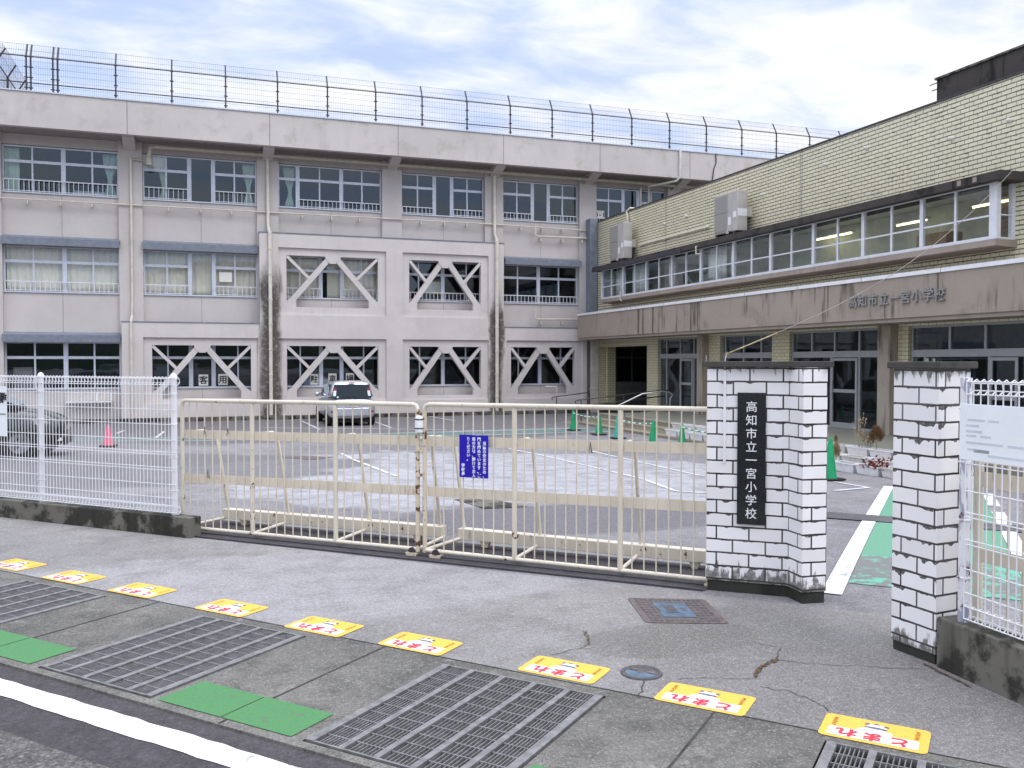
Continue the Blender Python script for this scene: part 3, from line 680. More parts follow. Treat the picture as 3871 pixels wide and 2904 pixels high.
# pipes
def pipe(pts, r, m=M_pipe, name='drainpipe', clips=()):
    mb = MB(); mb.tube(pts, r, 10)
    for c in clips: mb.cyl((c[0], c[1], c[2] - .02), (c[0], c[1], c[2] + .02), r * 1.25, 10)
    return mb.build(name, m, A, smooth=40)
def clipz(x, y, a, b, s=.95): return [(x, y, a + s * i) for i in range(int((b - a) / s) + 1)]
pipe([(-2.35, YC - .07, 9.1), (-2.35, YC - .07, 4.0), (-2.37, YC - .07, 3.4), (-2.37, YF - .07, 3.2), (-2.37, YF - .07, -.3)], .045, clips=clipz(-2.35, YC - .07, 4.3, 9))
pipe([(2.44, YC - .09, 9.45), (2.44, YC - .09, 6.95), (2.46, YC - .2, 6.75), (2.48, YF - .09, 6.6), (2.48, YF - .09, -.28)], .07, clips=clipz(2.48, YF - .09, .3, 6.4))
pipe([(11.53, YC - .09, 9.5), (11.53, YC - .09, 7.05), (11.56, YC - .2, 6.85), (11.50, YF - .09, 6.7), (11.50, YF - .09, -.28)], .07, clips=clipz(11.5, YF - .09, .3, 6.4))
pipe([(-1.72, 34.55, 9.0), (-1.72, 34.5, 9.2), (-1.68, 34.5, 9.48), (-1.5, 34.5, 9.53), (26, 34.5, 9.55)], .075, M_beigepipe, 'eave_pipe')
pipe([(-2.35, YC - .07, 9.08), (-1.72, YC - .07, 9.06)], .045, M_beigepipe, 'eave_pipe'); mb = MB(); mb.cyl((-1.72, 34.5, 8.85), (-1.72, 34.5, 9.1), .12, 12); mb.build('pipe_hopper', M_beigepipe, A)
mb = MB(); mb.tube([(-8, YC - .06, 7.43), (11.4, YC - .06, 7.45), (15.7, YC - .06, 7.40)], .026, 8)
for b0, b1 in BAYS[:5]:
    for k in (.22, .5, .77): x = b0 + (b1 - b0) * k; mb.bar((x, Y0, 7.38), (x, YC - .06, 7.40), .05, .04); mb.box(x - .02, x + .02, YC - .07, YC + .1, 7.28, 7.38)
mb.build('conduit', M_pipe, A, smooth=40)
for zc, xa in ((7.35, 13.35), (3.85, 13.35)):
    mb = MB(); mb.tube([(xa, YC - .08, zc + .18), (xa, YC - .08, zc - .26), (xa + .1, YC - .08, zc - .31), (16.1, YC - .08, zc - .28)], .04, 8)
    for x in (13.6, 14.6, 15.5): mb.box(x - .02, x + .02, YC - .1, YC + .14, zc - .5, zc - .36)
    mb.build('conduit', M_pipe, A, smooth=40)
pipe([(19.6, 33.58, 10.98), (19.6, 33.58, 9.75), (19.5, 33.7, 9.58), (18.6, 34.6, 9.45)], .05, M_pipew)
pipe([(21.4, 33.62, 10.9), (21.42, 33.62, 10.5), (21.3, 33.62, 10.2), (21.25, 33.62, 9.8), (21.15, 33.62, 9.5)], .022, M_charcoal, 'cable')
for x in (18.3, 18.7): pipe([(x, YC - .1, 9.4), (x, YC - .1, 7)], .05)
mb = MB(); mb.box(15.72, 16.08, 34.42, YC - .004, 3.6, 7.86); mb.build('joint_cover', M_blue, A)
mb = MB()
for i in range(6): mb.cyl((15.76 + i * .062, 34.36, ZB), (15.76 + i * .062, 34.36, 2.66), .03, 8)
mb.box(15.70, 16.09, 34.30, 34.43, .55, .6); mb.build('ribbed_cover', M_pipe, A, smooth=40)
# white drying shelf under the left ground floor window
mb = MB(); mb.box(-4.55, -3.05, Y0 - .38, Y0 - .05, .28, .32)
for x in (-4.05, -3.55, -3.08): mb.tube([(x, Y0 - .03, .62), (x, Y0 - .25, .6), (x, Y0 - .36, .34)], .022, 6)
mb.build('wall_shelf', M_white, A)
mb = MB()
for x in (9.0, 9.22): mb.cyl((x, YF - .01, .02), (x, YF + .02, .02), .04, 10)
mb.build('vent_hole', M_black, A)

# curtains hanging behind the panes
def curtain(x0, x1, z0, z1, m, label, tie=None, y=Y0 + .32):
    mb = MB(); n = max(10, int((x1 - x0) * 44)); rows = 8; P = []
    for j in range(rows + 1):
        tz = j / rows; z = z1 + (z0 - z1) * tz; row = []
        for i in range(n + 1):
            k = i / n; x = x0 + (x1 - x0) * k
            if tie:
                s = 1 - .72 * math.exp(-((tz - .62) / .28) ** 2); c = x0 + (x1 - x0) * tie; x = c + (x - c) * s
            row.append((x, y + .022 * math.sin(k * (x1 - x0) * 26 + .8 * math.sin(k * (x1 - x0) * 5)) + .006 * math.sin(k * 9), z))
        P.append(row)
    mb.add([p for r_ in P for p in r_], [((j + 1) * (n + 1) + i, (j + 1) * (n + 1) + i + 1, j * (n + 1) + i + 1, j * (n + 1) + i) for j in range(rows) for i in range(n)])
    o = mb.build('curtain', m, smooth=True); s = o.modifiers.new('s', 'SOLIDIFY'); s.thickness = .006
    return tag(o, label, 'curtain')
b = BAYS[0]; w = b[1] - b[0]
curtain(b[0] + .05, b[0] + w * .485, 4.24, 5.8, M_cloth_c, 'wide beige curtain filling the left half of the leftmost middle storey window')
curtain(b[0] + w * .53, b[1] - .03, 4.24, 5.8, M_cloth_c, 'wide beige curtain filling the right half of the leftmost middle storey window')
b = BAYS[1]; w = b[1] - b[0]
curtain(b[0] + .03, b[0] + w * .385, 4.24, 5.8, M_cloth_c, 'beige curtain behind the left panes of the second middle storey window')
curtain(b[0] + w * .42, b[0] + w * .60, 4.24, 5.8, M_cloth_c, 'bunched cream curtain in the narrow centre pane of the second middle storey window')
curtain(b[0] + w * .63, b[1] - .05, 4.24, 5.8, M_cloth_c, 'beige curtain with a white paper in front, right panes of the second middle storey window')
b = BAYS[2]; w = b[1] - b[0]
curtain(b[0] + .1, b[0] + w * .41, 4.24, 5.8, M_cloth_c, 'beige curtain behind the left leg of the first upper cross brace')
curtain(b[0] + w * .47, b[1] - .1, 4.24, 5.8, M_cloth_c, 'beige curtain behind the right leg of the first upper cross brace')
b = BAYS[0]
curtain(b[0] + .03, b[0] + .5, 7.74, 9.3, M_cloth_g, 'pale green curtain hanging straight at the left edge of the leftmost top window')
curtain(b[1] - .55, b[1] - .03, 7.74, 9.3, M_cloth_g, 'pale green curtain tied in a waist at the right edge of the leftmost top window', tie=.45)
b = BAYS[1]
curtain(b[0] + .55, b[0] + .85, 7.74, 9.0, M_cloth_g, 'short green curtain beside the white blind in the second top window', tie=.5)
curtain(b[1] - .5, b[1] - .05, 7.74, 9.3, M_cloth_g, 'green curtain gathered at the right edge of the second top window', tie=.5)
b = BAYS[2]
curtain(b[0] + .22, b[0] + .66, 7.74, 9.3, M_cloth_g, 'long green curtain tied low in the left pane of the third top window', tie=.6)
mb = MB(); b = BAYS[1]; mb.box(b[0] + .03, b[0] + .78, Y0 + .2, Y0 + .22, 8.84, 9.32); tag(mb.build('window_blind', M_paper), 'white blind covering the top left pane of the second top window', 'blind')
# things glimpsed in the classrooms
def inside(name, x0, x1, z0, z1, m, label, cat, y=Y0 + .75, d=.5):
    mb = MB(); mb.box(x0, x1, y, y + d, z1 - .03, z1); mb.box(x0 + .02, x1 - .02, y + .02, y + d - .02, z0, z1 - .032); tag(mb.build(name, m, bevel=.01), label, cat)
inside('cabinet', -4.35, -2.95, 6.86, 8.0, M_white, 'white low cabinet behind the railing of the leftmost top window', 'cabinet')
inside('cabinet', -1.0, .9, 6.86, 7.84, M_white, 'long white shelf top behind the railing of the second top window', 'cabinet')
inside('cabinet', 8.0, 8.75, 6.86, 7.86, M_white, 'small white box behind the railing of the fourth top window', 'box')
inside('cabinet', -6.4, -5.75, -.2, 1.55, M_acgrille, 'grey cupboard behind the ground floor window at the left edge', 'cabinet')
inside('cabinet', 3.6, 5.0, -.2, .98, M_mblue, 'pale blue heap behind the first parking letter sheet', 'cabinet', Y0 + .5)
def paper_sign(ch, px, py, w, h, label, size, y=Y0 + .12, m=M_paper, ink=M_ink):
    c = at(px, py, 'y', y); mb = MB(); mb.box(c.x - w / 2, c.x + w / 2, y, y + .004, c.z - h / 2, c.z + h / 2); o = tag(mb.build('paper_sign', m), label, 'sign')
    if ch:
        g = glyphs(MB(), ch, size, (c.x - (len(ch) - 1) * size * .31, y - .003, c.z), (1, 0, 0), (0, 0, 1), .001, .006, pitch=.62); g.build('lettering', ink, o)
paper_sign('客', 769, 1437, .34, .42, 'white paper with the black character for guest in the second ground floor window', .32)
paper_sign('用', 843, 1435, .34, .42, 'white paper with the black character for use in the second ground floor window', .32)
paper_sign('駐', 1188, 1434, .32, .42, 'white paper left of the silver car, first of the three parking characters', .30)
paper_sign('車', 1257, 1432, .32, .42, 'white paper above the silver car roof, middle of the three parking characters', .30)
paper_sign('場', 1323, 1431, .32, .42, 'white paper above the silver car, last of the three parking characters', .30)
paper_sign('5-1', 2269, 811, .40, .33, 'white class plate reading 5-1 in the top window beside the yellow tiled wall', .26)
paper_sign('', 853, 1048, .46, .36, 'blank white paper taped to the right pane of the second middle storey window', .2)
mb = MB(); c = at(1637, 1087, 'y', Y0 + .4); mb.box(c.x - .38, c.x + .38, Y0 + .4, Y0 + .43, c.z - .28, c.z + .28); o = tag(mb.build('framed_picture', M_wood), 'wooden frame with pale paper seen through the right upper cross brace', 'picture')
mb = MB(); mb.box(c.x - .33, c.x + .33, Y0 + .395, Y0 + .399, c.z - .23, c.z + .23); mb.build('sheet', M_paper, o)

# ------------------------------------------------------------------ roof fence: dark posts bent inward and fine mesh
def roof_fence(name, label, p0, p1, posts, inward, z0=10.0, gate=()):
    p0, p1 = Vector(p0), Vector(p1); L = (p1 - p0).length; d = (p1 - p0).normalized(); inw = Vector(inward)
    t = thing(name, label, 'fence', (p0.x, p0.y, z0))
    H = 3.02; hb = .52; cl_ = []
    for s in posts:
        q = p0 + d * s; mb = MB(); mb.tube([(q.x, q.y, z0), (q.x, q.y, z0 + H), tuple(Vector((q.x, q.y, z0 + H + hb)) + inw * .30)], .033, 6)
        mb.build('post', M_charcoal, t); cl_.append(q)
    def line(s0, s1, z, r, off=0): mb.bar(p0 + d * s0 + inw * off + Vector((0, 0, z)), p0 + d * s1 + inw * off + Vector((0, 0, z)), r, r)
    mb = MB()
    for z in (z0 + 2.05, z0 + H): line(0, L, z, .034)
    mb.build('rail', M_charcoal, t)
    mb = MB(); n = int(L / .075)
    for i in range(n + 1):
        q = p0 + d * (L * i / n); mb.bar(q + Vector((0, 0, z0 + .2)), q + Vector((0, 0, z0 + H)), .0045, .0045, d); mb.bar(q + Vector((0, 0, z0 + H)), q + inw * .3 + Vector((0, 0, z0 + H + hb)), .0045, .0045, d)
    for k in range(14): line(0, L, z0 + .2 + .22 * k, .006)
    for k in (1, 2): line(0, L, z0 + H + hb * k / 2, .007, .15 * k)
    for q in cl_:
        for k in range(8): z = z0 + .35 + .38 * k; mb.bar(q - d * .07 + Vector((0, 0, z)), q + d * .07 + Vector((0, 0, z)), .07, .03)
    mb.build('mesh_panel', M_charcoal, t)
X0f = -7.1; ps = [0.01, 1.1, 1.25, 1.98, 2.14] + [4.12 + 1.99 * i for i in range(18)]
roof_fence('roof_fence', 'tall dark mesh fence with bent post tops along the front of the school roof', (X0f, 36.8, 0), (33, 36.8, 0), ps, (0, 1, 0))
roof_fence('roof_fence', 'short return of the dark roof fence running back at the left edge', (X0f - .05, 37.2, 0), (X0f - .05, 45.8, 0), [0.6, 2.6, 4.6, 6.6, 8.55], (1, 0, 0))

# ================================================================== ENTRANCE WING (tiled, facade along Y at x = 16.11)
XB = 16.11; XP = 15.56; XC = 15.1; YE = 34.3; YS = 7.0; FL = -.05
B = thing('entrance_wing', 'two storey yellow tiled entrance wing with a long bay window and a stained concrete canopy', 'building', (XB, 22, FL))
mb = MB(); mb.box(XB, XB + .3, YS, 34.5, 5.66, 7.73); mb.box(XB, XB + .3, YS, 13.98, 2.6, 5.66); mb.box(XB, XB + .3, 32.88, 34.5, 2.6, 5.66); mb.box(XB, XB + .3, 13.98, 32.88, 2.6, 4.14)
mb.build('tile_wall', M_tile, B)
mb = MB(); mb.box(XB - .03, XB + .34, YS, 34.52, 7.732, 7.775); mb.build('coping', M_charcoal, B)
mb = MB()
for y in (20.9, 28.6): mb.box(XB - .004, XB + .01, y - .05, y - .03, 5.7, 7.73); mb.box(XB - .004, XB + .01, y + .03, y + .05, 5.7, 7.73)
mb.build('expansion_joint', M_joint, B)
PIERS = [(34.32, 34.5), (29.19, 30.02), (25.0, 25.68), (21.38, 22.2), (16.83, 17.16), (7.0, 9.0)]
for a, b_ in PIERS:
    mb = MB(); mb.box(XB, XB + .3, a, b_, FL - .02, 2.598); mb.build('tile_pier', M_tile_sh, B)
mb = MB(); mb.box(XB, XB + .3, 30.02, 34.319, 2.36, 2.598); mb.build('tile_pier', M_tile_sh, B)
for a, b_ in ((25.69, 26.05), (17.165, 17.59), (8.6, 9.0)):
    mb = MB(); mb.box(15.88, XB + .12, a, b_, FL, 2.64); mb.build('column', M_canopy, B)
# interior shells
mb = MB(); mb.box(17.9, 18.0, YS + .3, 34.3, 3.73, 5.74); mb.box(23, 23.2, YS, 34.4, FL, 7.6); mb.box(XB + .31, 22.99, YS, 34.4, 3.55, 3.72); mb.box(XB + .31, 22.99, YS, 34.4, 5.75, 5.85); mb.box(XB + .31, 22.99, 34.4, 34.5, 2.6, 7.7); mb.box(XB + .31, 22.99, YS, YS + .2, FL, 7.7)
mb.build('upper_interior', M_room2, B)
mb = MB(); mb.box(20.2, 20.35, YS + .3, 34.3, FL, 3.5); mb.box(XB + .4, 20.19, 24.95, 25.05, FL, 3.5); mb.box(XB + .31, 23, YS, 34.35, FL - .3, FL - .02)
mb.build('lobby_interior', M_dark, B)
mb = MB(); mb.box(XB + .2, 23.3, YS, 34.5, 7.3, 7.5); mb.build('roof', M_concdark, B)
# eave ledge and sill of the bay
mb = MB(); mb.box(15.34, XB - .002, 13.6, 33.35, 5.47, 5.655); mb.build('eave_ledge', M_black_conc, B, bevel=.01)
mb = MB(); mb.box(15.31, 15.338, 26.2, 33.35, 5.44, 5.60); mb.build('ledge_gutter', M_charcoal, B)
mb = MB()
for px in (3627, 3686): c = at(px, 690, 'x', 15.35); mb.box(15.332, 15.339, c.y - .05, c.y + .05, 5.51, 5.62)
mb.build('ledge_patch', M_sill, B)
mb = MB(); mb.add([(XP - .05, 13.85, 4.16), (XB, 13.85, 4.13), (XB, 33.0, 4.13), (XP - .05, 33.0, 4.16), (XP - .05, 13.85, 4.29), (XB, 13.85, 4.29), (XB, 33.0, 4.29), (XP - .05, 33.0, 4.29)], [(0, 3, 2, 1), (4, 5, 6, 7), (0, 1, 5, 4), (1, 2, 6, 5), (2, 3, 7, 6), (3, 0, 4, 7)])
mb.build('bay_sill', M_sill, B)
# bay window: ten modules with two sashes each
YM = [32.86 - (32.86 - 14.0) * i / 10 for i in range(11)]; BZ0, BZ1 = 4.30, 5.495
ws = None
for i in range(10):
    a, b_ = YM[i + 1], YM[i]; f = MB(); m_ = (a + b_) / 2 + (.12 if i == 0 else 0)
    t = .045
    f.box(XP - .01, XP + .06, a + .002, b_ - .002, BZ0, BZ0 + .07); f.box(XP - .01, XP + .06, a + .002, b_ - .002, BZ1 - .04, BZ1)
    f.box(XP - .015, XP + .065, b_ - .05, b_ - .001, BZ0 + .071, BZ1 - .041); f.box(XP - .015, XP + .065, a + .001, a + .05, BZ0 + .071, BZ1 - .041)
    f.box(XP + .0, XP + .05, m_ - .028, m_ + .028, BZ0 + .071, BZ1 - .041)
    zt = BZ0 + .50
    f.box(XP + .004, XP + .045, a + .051, m_ - .029, zt - .018, zt + .018); f.box(XP + .012, XP + .05, m_ + .029, b_ - .051, zt - .022, zt + .014)
    w = f.build('bay_window', M_whitealu, B)
    g = MB(); g.quad((XP + .03, b_ - .04, BZ0 + .05), (XP + .03, a + .04, BZ0 + .05), (XP + .03, a + .04, BZ1 - .03), (XP + .03, b_ - .04, BZ1 - .03)); g.build('pane', M_glassb, w)
mb = MB(); mb.box(XP - .02, XP + .10, 13.86, 13.998, BZ0, BZ1); mb.box(XB - .09, XB - .002, 13.90, 13.998, BZ0, BZ1); mb.box(XP + .101, XB - .091, 13.91, 13.99, BZ0, BZ0 + .05); mb.box(XP + .101, XB - .091, 13.93, 13.98, BZ0 + .5, BZ0 + .53)
w = mb.build('bay_return', M_whitealu, B); g = MB(); g.quad((XP + .1, 13.95, BZ0), (XB - .09, 13.95, BZ0), (XB - .09, 13.95, BZ1), (XP + .1, 13.95, BZ1)); g.build('pane', M_glassb, w)
mb = MB(); mb.box(XP - .02, XB - .002, 32.87, 32.93, BZ0, BZ1); mb.build('bay_return', M_whitealu, B)
# canopy
mb = MB(); mb.box(XC, XC + .25, YS, YE, 2.75, 3.68); mb.box(XC + .251, XB - .003, YS, YE, 3.5, 3.70); mb.build('canopy', M_canopy, B)
mb = MB(); mb.box(XC + .04, XC + .26, YS, YE - .01, 2.655, 2.748); mb.box(XC + .261, XB - .003, YS, YE, 2.655, 2.70); mb.build('canopy_soffit', M_sill, B)
mb = MB(); mb.box(XC - .03, XC + .3, YS, YE + .03, 3.682, 3.772)
mb.build('canopy_flashing', M_white, B)
mb = MB()
for k in range(10): y = 10 + k * 2.42; mb.box(XC - .034, XC - .02, y - .006, y + .006, 3.682, 3.775)
mb.build('flashing_joint', M_joint, B)
txt = '高知市立一宮小学校'
for i, ch in enumerate(txt):
    px = 3228 + (3556 - 3228) * (i / 8) ** 1.06; c = at(px, 1139 - (1139 - 1110) * i / 8, 'x', XC)
    glyphs(MB(), ch, .315, (XC - .03, c.y, 3.215), (0, -1, 0), (0, 0, 1), .018, .004).build('raised_letter', M_bronze, B)
# entrance glazing
XD = XB + .08
def door_bay(y0, y1, mull, leaf=None, zt=(1.86, 2.03), top=2.62, tmull=None):
    f = MB(); x0, x1 = XD, XD + .07
    f.box(x0, x1, y0, y0 + .06, FL, top); f.box(x0, x1, y1 - .06, y1, FL, top); f.box(x0 - .01, x1 + .01, y0 + .061, y1 - .061, zt[0], zt[1]); f.box(x0, x1, y0 + .061, y1 - .061, top - .07, top); f.box(x0, x1, y0 + .061, y1 - .061, FL, FL + .06)
    for y in mull: f.box(x0, x1, y - .035, y + .035, FL + .061, zt[0] - .001)
    for y in (tmull or mull): f.box(x0, x1, y - .03, y + .03, zt[1] + .001, top - .071)
    w = f.build('entrance_glazing', M_doorframe, B)
    g = MB(); g.quad((x0 + .04, y1, FL + .05), (x0 + .04, y0, FL + .05), (x0 + .04, y0, top - .05), (x0 + .04, y1, top - .05)); g.build('pane', M_glassd, w)
    for (a, b_) in leaf or []:
        l = MB(); xa, xb = x0 - .03, x0 - .002
        l.box(xa, xb, a, a + .07, FL + .01, zt[0] - .02); l.box(xa, xb, b_ - .07, b_, FL + .01, zt[0] - .02); l.box(xa, xb, a + .071, b_ - .071, FL + .01, FL + .17); l.box(xa, xb, a + .071, b_ - .071, zt[0] - .09, zt[0] - .02); l.box(xa, xb, a + .071, b_ - .071, .92, 1.01)
        d = l.build('door', M_doorframe, w); h = MB(); h.cyl((xa - .05, b_ - .09, .75), (xa - .05, b_ - .09, 1.25), .016, 8); h.box(xa - .05, xa, b_ - .1, b_ - .08, .8, .82); h.box(xa - .05, xa, b_ - .1, b_ - .08, 1.18, 1.2); h.build('handle', M_steel, d)
yy = lambda px: at(px, 1500, 'x', XD).y
door_bay(26.1, 29.17, [yy(2519), yy(2571), yy(2622)], [(yy(2622) + .04, yy(2571) - .04)])
door_bay(22.22, 24.98, [yy(2741), yy(2809), yy(2876)], [])
door_bay(17.62, 21.36, [yy(3140), yy(3246)], [(yy(3244) + .02, yy(3142) - .02)], tmull=[yy(3067), yy(3153), yy(3246)])
door_bay(13.2, 16.81, [yy(3495), yy(3738)], [(yy(3850), yy(3740) - .02)], tmull=[yy(3587), yy(3722)])
door_bay(9.02, 13.18, [10.4, 11.8], [])
YP = 34.1; xa_, xb_ = at(2327, 1400, 'y', YP).x, at(2470, 1400, 'y', YP).x
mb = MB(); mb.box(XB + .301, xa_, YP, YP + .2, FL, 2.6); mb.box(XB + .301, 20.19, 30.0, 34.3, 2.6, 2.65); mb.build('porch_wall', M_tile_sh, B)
zz = lambda py: at(2400, py, 'y', YP).z
mb = MB(); mb.box(xa_ + .001, 19.5, YP, YP + .2, FL, zz(1446)); mb.box(19.4, 19.5, 29.5, YP - .01, FL, 2.6); mb.box(xa_ + .001, 19.5, YP, YP + .2, zz(1312), 2.6); mb.build('porch_spandrel', M_dark, B)
f = MB()
for x in (xa_ + .03, (xa_ + xb_) / 2 - .1, xb_): f.box(x - .035, x + .035, YP + .02, YP + .08, zz(1446), zz(1312))
for z in (zz(1446) + .02, zz(1352), zz(1316)): f.box(xa_, xb_ + .1, YP + .015, YP + .085, z - .03, z + .03)
w = f.build('porch_window', M_charcoal, B); g = MB(); g.quad((xa_, YP + .06, zz(1446)), (xb_ + .1, YP + .06, zz(1446)), (xb_ + .1, YP + .06, zz(1312)), (xa_, YP + .06, zz(1312))); g.build('pane', M_glassd, w)
# landing and steps
mb = MB(); mb.box(13.05, XB + .3, 5, 27.75, -.7, FL); mb.build('landing', M_floor, B)
for k, (xa, zt, ye) in enumerate(((12.70, -.20, 27.85), (12.35, -.35, 27.95))):
    mb = MB(); mb.box(xa, [13.048, 12.698][k], 5, ye, -.75, zt); mb.build('step', M_step, B)
mb = MB()
for xa, zt, ye in ((13.03, FL, 27.76), (12.68, -.20, 27.86), (12.33, -.35, 27.96)): mb.box(xa, xa + .10, 5, ye, zt - .035, zt + .004)
mb.build('step_nosing', M_sill, B)
# dark rooftop block
P_ = thing('rooftop_block', 'dark moss stained concrete block standing on the flat roof of the tiled wing', 'roof block', (18, 12, 7.5))
mb = MB(); mb.box(16.5, 20, YS, 16.43, 7.5, 8.42); mb.build('wall', M_black_conc, P_); mb = MB(); mb.box(16.46, 20.1, YS, 16.47, 8.422, 8.47); mb.build('coping', M_concdark, P_)
mb = MB(); mb.cyl((16.6, 16.48, 8.40), (16.6, 16.75, 8.40), .02, 6); mb.cyl((16.6, 16.48, 8.25), (16.6, 16.68, 8.25), .02, 6); mb.build('pipe_stub', M_steel, P_)
# wall caps, pipe run, junction boxes
mb = MB()
for px, py in ((3123, 622), (3277, 560), (3599, 524), (3819, 455), (2886, 735), (2597, 818), (2515, 846), (2387, 885)):
    c = at(px, py, 'x', XB); mb.rev((XB, c.y, c.z), [(.0, .09), (.035, .085), (.05, .03), (.05, 0)], 10, (-1, 0, 0))
mb.build('pipe_cap', M_paper, B, smooth=True)
mb = MB(); a = at(2385, 940, 'x', XB); mb.tube([(XB - .06, 30.6, 6.26), (XB - .06, 25.6, 6.26)], .035, 8)
for k in range(6): mb.box(XB - .09, XB, 30.3 - k * .9, 30.36 - k * .9, 6.22, 6.30)
mb.build('conduit', M_pipe, B, smooth=40)
c = at(2380, 800, 'x', XB)
mb = MB(); mb.tube([(XB + .12, c.y - .2, 7.80), (XB - .02, c.y - .1, 7.83), (XB - .08, c.y + .1, 7.74), (XB - .08, c.y, 7.5), (XB - .08, c.y - .02, 6.5)], .045, 8); mb.build('conduit', M_pipe, B, smooth=40)
for px, py in ((2386, 922), (2818, 803)):
    c = at(px, py, 'x', XB - .12); mb = MB(); mb.box(XB - .22, XB, c.y - .17, c.y + .17, c.z - .16, c.z + .16); mb.build('junction_box', M_pipe, B, bevel=.01)
    mb = MB(); mb.tube([(XB - .12, c.y, c.z - .16), (XB - .14, c.y + .03, c.z - .34), (XB - .1, c.y + .12, c.z - .5)], .03, 6); mb.tube([(XB - .1, c.y + .1, c.z - .16), (XB - .13, c.y + .14, c.z - .36), (XB - .1, c.y + .2, c.z - .5)], .022, 6); mb.build('cable', M_charcoal, B, smooth=True)
    mb = MB(); mb.cyl((XB - .12, c.y + .35, c.z - .60), (XB - .12, c.y + .35, c.z - .28), .05, 10); mb.build('pipe_sleeve', M_steel, B, smooth=40)
mb = MB(); c = at(2620, 930, 'x', 15.33); mb.tube([(15.35, c.y - .25, 5.52), (15.32, c.y - .2, 5.52), (15.32, c.y - .2, 5.28), (15.45, c.y - .4, 5.25)], .03, 6)
mb.build('drain_spout', M_pipe, B, smooth=True); mb = MB(); c = at(2346, 1100, 'x', 15.5); mb.tube([(15.49, c.y, 4.5), (15.48, c.y, 4.2), (15.50, c.y - .1, 4.1)], .025, 6); mb.build('drain_spout', M_pipe, B, smooth=True)
# office things seen in the bay
for k, (y, z) in enumerate(((20.6, 5.35), (21.6, 5.42), (17.9, 5.30), (15.5, 5.38))):
    t = thing('ceiling_light', ['lit yellowish tube light, lower of the pair in the middle of the bay window', 'lit yellowish tube light, upper of the pair in the middle of the bay window', 'single lit tube light right of the middle of the bay window', 'faint lit tube light nearest the right end of the bay window'][k], 'light', (17.2 + .35 * (k == 1), y, z))
    mb = MB(); mb.cyl((17.2 + .35 * (k == 1), y - .5, z), (17.2 + .35 * (k == 1), y + .5, z), .018, 8); mb.build('tube', M_lamp, t)
    mb = MB(); mb.box(17.12 + .35 * (k == 1), 17.28 + .35 * (k == 1), y - .55, y + .55, z + .03, z + .08); mb.build('housing', M_white, t)
def boxcurtain(y0, y1, m, label):
    mb = MB(); n = int((y1 - y0) * 30)
    f = lambda k: 15.78 + .03 * math.sin(k * 1.15)
    mb.add([(f(i), y1 - (y1 - y0) * i / n, z) for z in (4.32, 5.46) for i in range(n + 1)], [(i, i + 1, n + 2 + i, n + 1 + i) for i in range(n)])
    o = mb.build('curtain', m, smooth=True); o.modifiers.new('s', 'SOLIDIFY').thickness = .006; tag(o, label, 'curtain')
boxcurtain(31.2, 32.0, M_cloth_w, 'thin white curtain in the far left pane of the bay window'); boxcurtain(29.3, 30.6, M_cloth_w, 'sheer curtain in the second section from the left of the bay window')
boxcurtain(27.3, 27.8, M_cloth_w, 'gathered white curtain in the third section from the left of the bay window'); boxcurtain(24.1, 25.2, M_cloth_w, 'pleated white curtain just below the right air conditioner'); boxcurtain(23.6, 23.9, M_cloth_w, 'narrow tied white curtain below and right of the right air conditioner')
def desk(y0, y1, z1, m, label, cat, x=16.3):
    mb = MB(); mb.box(x, x + .5, y0, y1, 3.73, z1); tag(mb.build(cat.replace(' ', '_'), m, bevel=.01), label, cat)
desk(15.9, 16.8, 4.78, M_wood, 'brown wooden cupboard low in the bay window near its right end', 'cupboard'); desk(14.95, 15.55, 5.6, M_wood, 'tall brown wooden door panel behind the right end of the bay window', 'wooden panel', 17.2)
desk(18.0, 18.7, 4.52, M_paper, 'white box on the office sill in the bay window', 'box'); desk(28.0, 28.5, 4.66, M_wood, 'orange brown box behind the third section of the bay window', 'box')

# air conditioners standing on the eave ledge
def aircon(y1, y0, z0, z1, label):
    x0, x1 = 15.46, 15.84; t = thing('air_conditioner', label, 'air conditioner', (x0, y1, z0 - .1), 0, 'outdoor air conditioning units')
    mb = MB(); mb.box(x0, x1, y0, y1, z0, z1); mb.build('casing', M_grey_ac, t, bevel=.025)
    ym = y0 + (y1 - y0) * .42; zm = (z0 + z1) / 2
    for a, b_ in ((z0 + .06, zm - .012), (zm + .012, z1 - .06)):
        mb = MB(); mb.box(x0 - .02, x0 - .002, ym, y1 - .03, a, b_)
        for k in range(14): z = a + .03 + (b_ - a - .06) * k / 13; mb.box(x0 - .026, x0 - .019, ym + .03, y1 - .06, z - .006, z + .006)
        mb.build('fan_grille', M_acgrille, t)
    for (ya, yb, za, zb) in ((y0 + .03, y0 + .2, z0 + .42, z0 + .6), (ym - .2, ym - .05, z0 + .22, z0 + .46)):
        mb = MB(); mb.box(x0 - .006, x0 - .001, ya, yb, za, zb); mb.build('sticker', M_white, t)
    mb = MB(); mb.box(x0 + .02, x1 - .02, y0 - .004, y0 - .001, z0 + .45, z0 + .68); mb.build('sticker', M_white, t)
    mb = MB(); mb.cyl((x0 - .05, ym - .1, z0 + .05), (x0 - .05, ym - .1, z0 - .06), .05, 10); mb.box(x0 - .02, x0 - .001, ym - .28, ym + .02, z0 + .02, z0 + .2); mb.build('pipe_cover', M_grey_ac, t)
    mb = MB(); mb.box(x0 - .02, x1, y0 + .1, y0 + .2, z0 - .1, z0 - .001); mb.box(x0 - .02, x1, y1 - .2, y1 - .1, z0 - .1, z0 - .001); mb.build('foot', M_charcoal, t)
# scaled from their plane at x = 15.46
aircon(31.95, 30.75, 5.76, 7.16, 'smaller looking grey air conditioner on the ledge at the far end of the tiled wall')
aircon(24.35, 23.1, 5.76, 7.0, 'larger looking grey air conditioner on the ledge nearer the middle of the tiled wall')

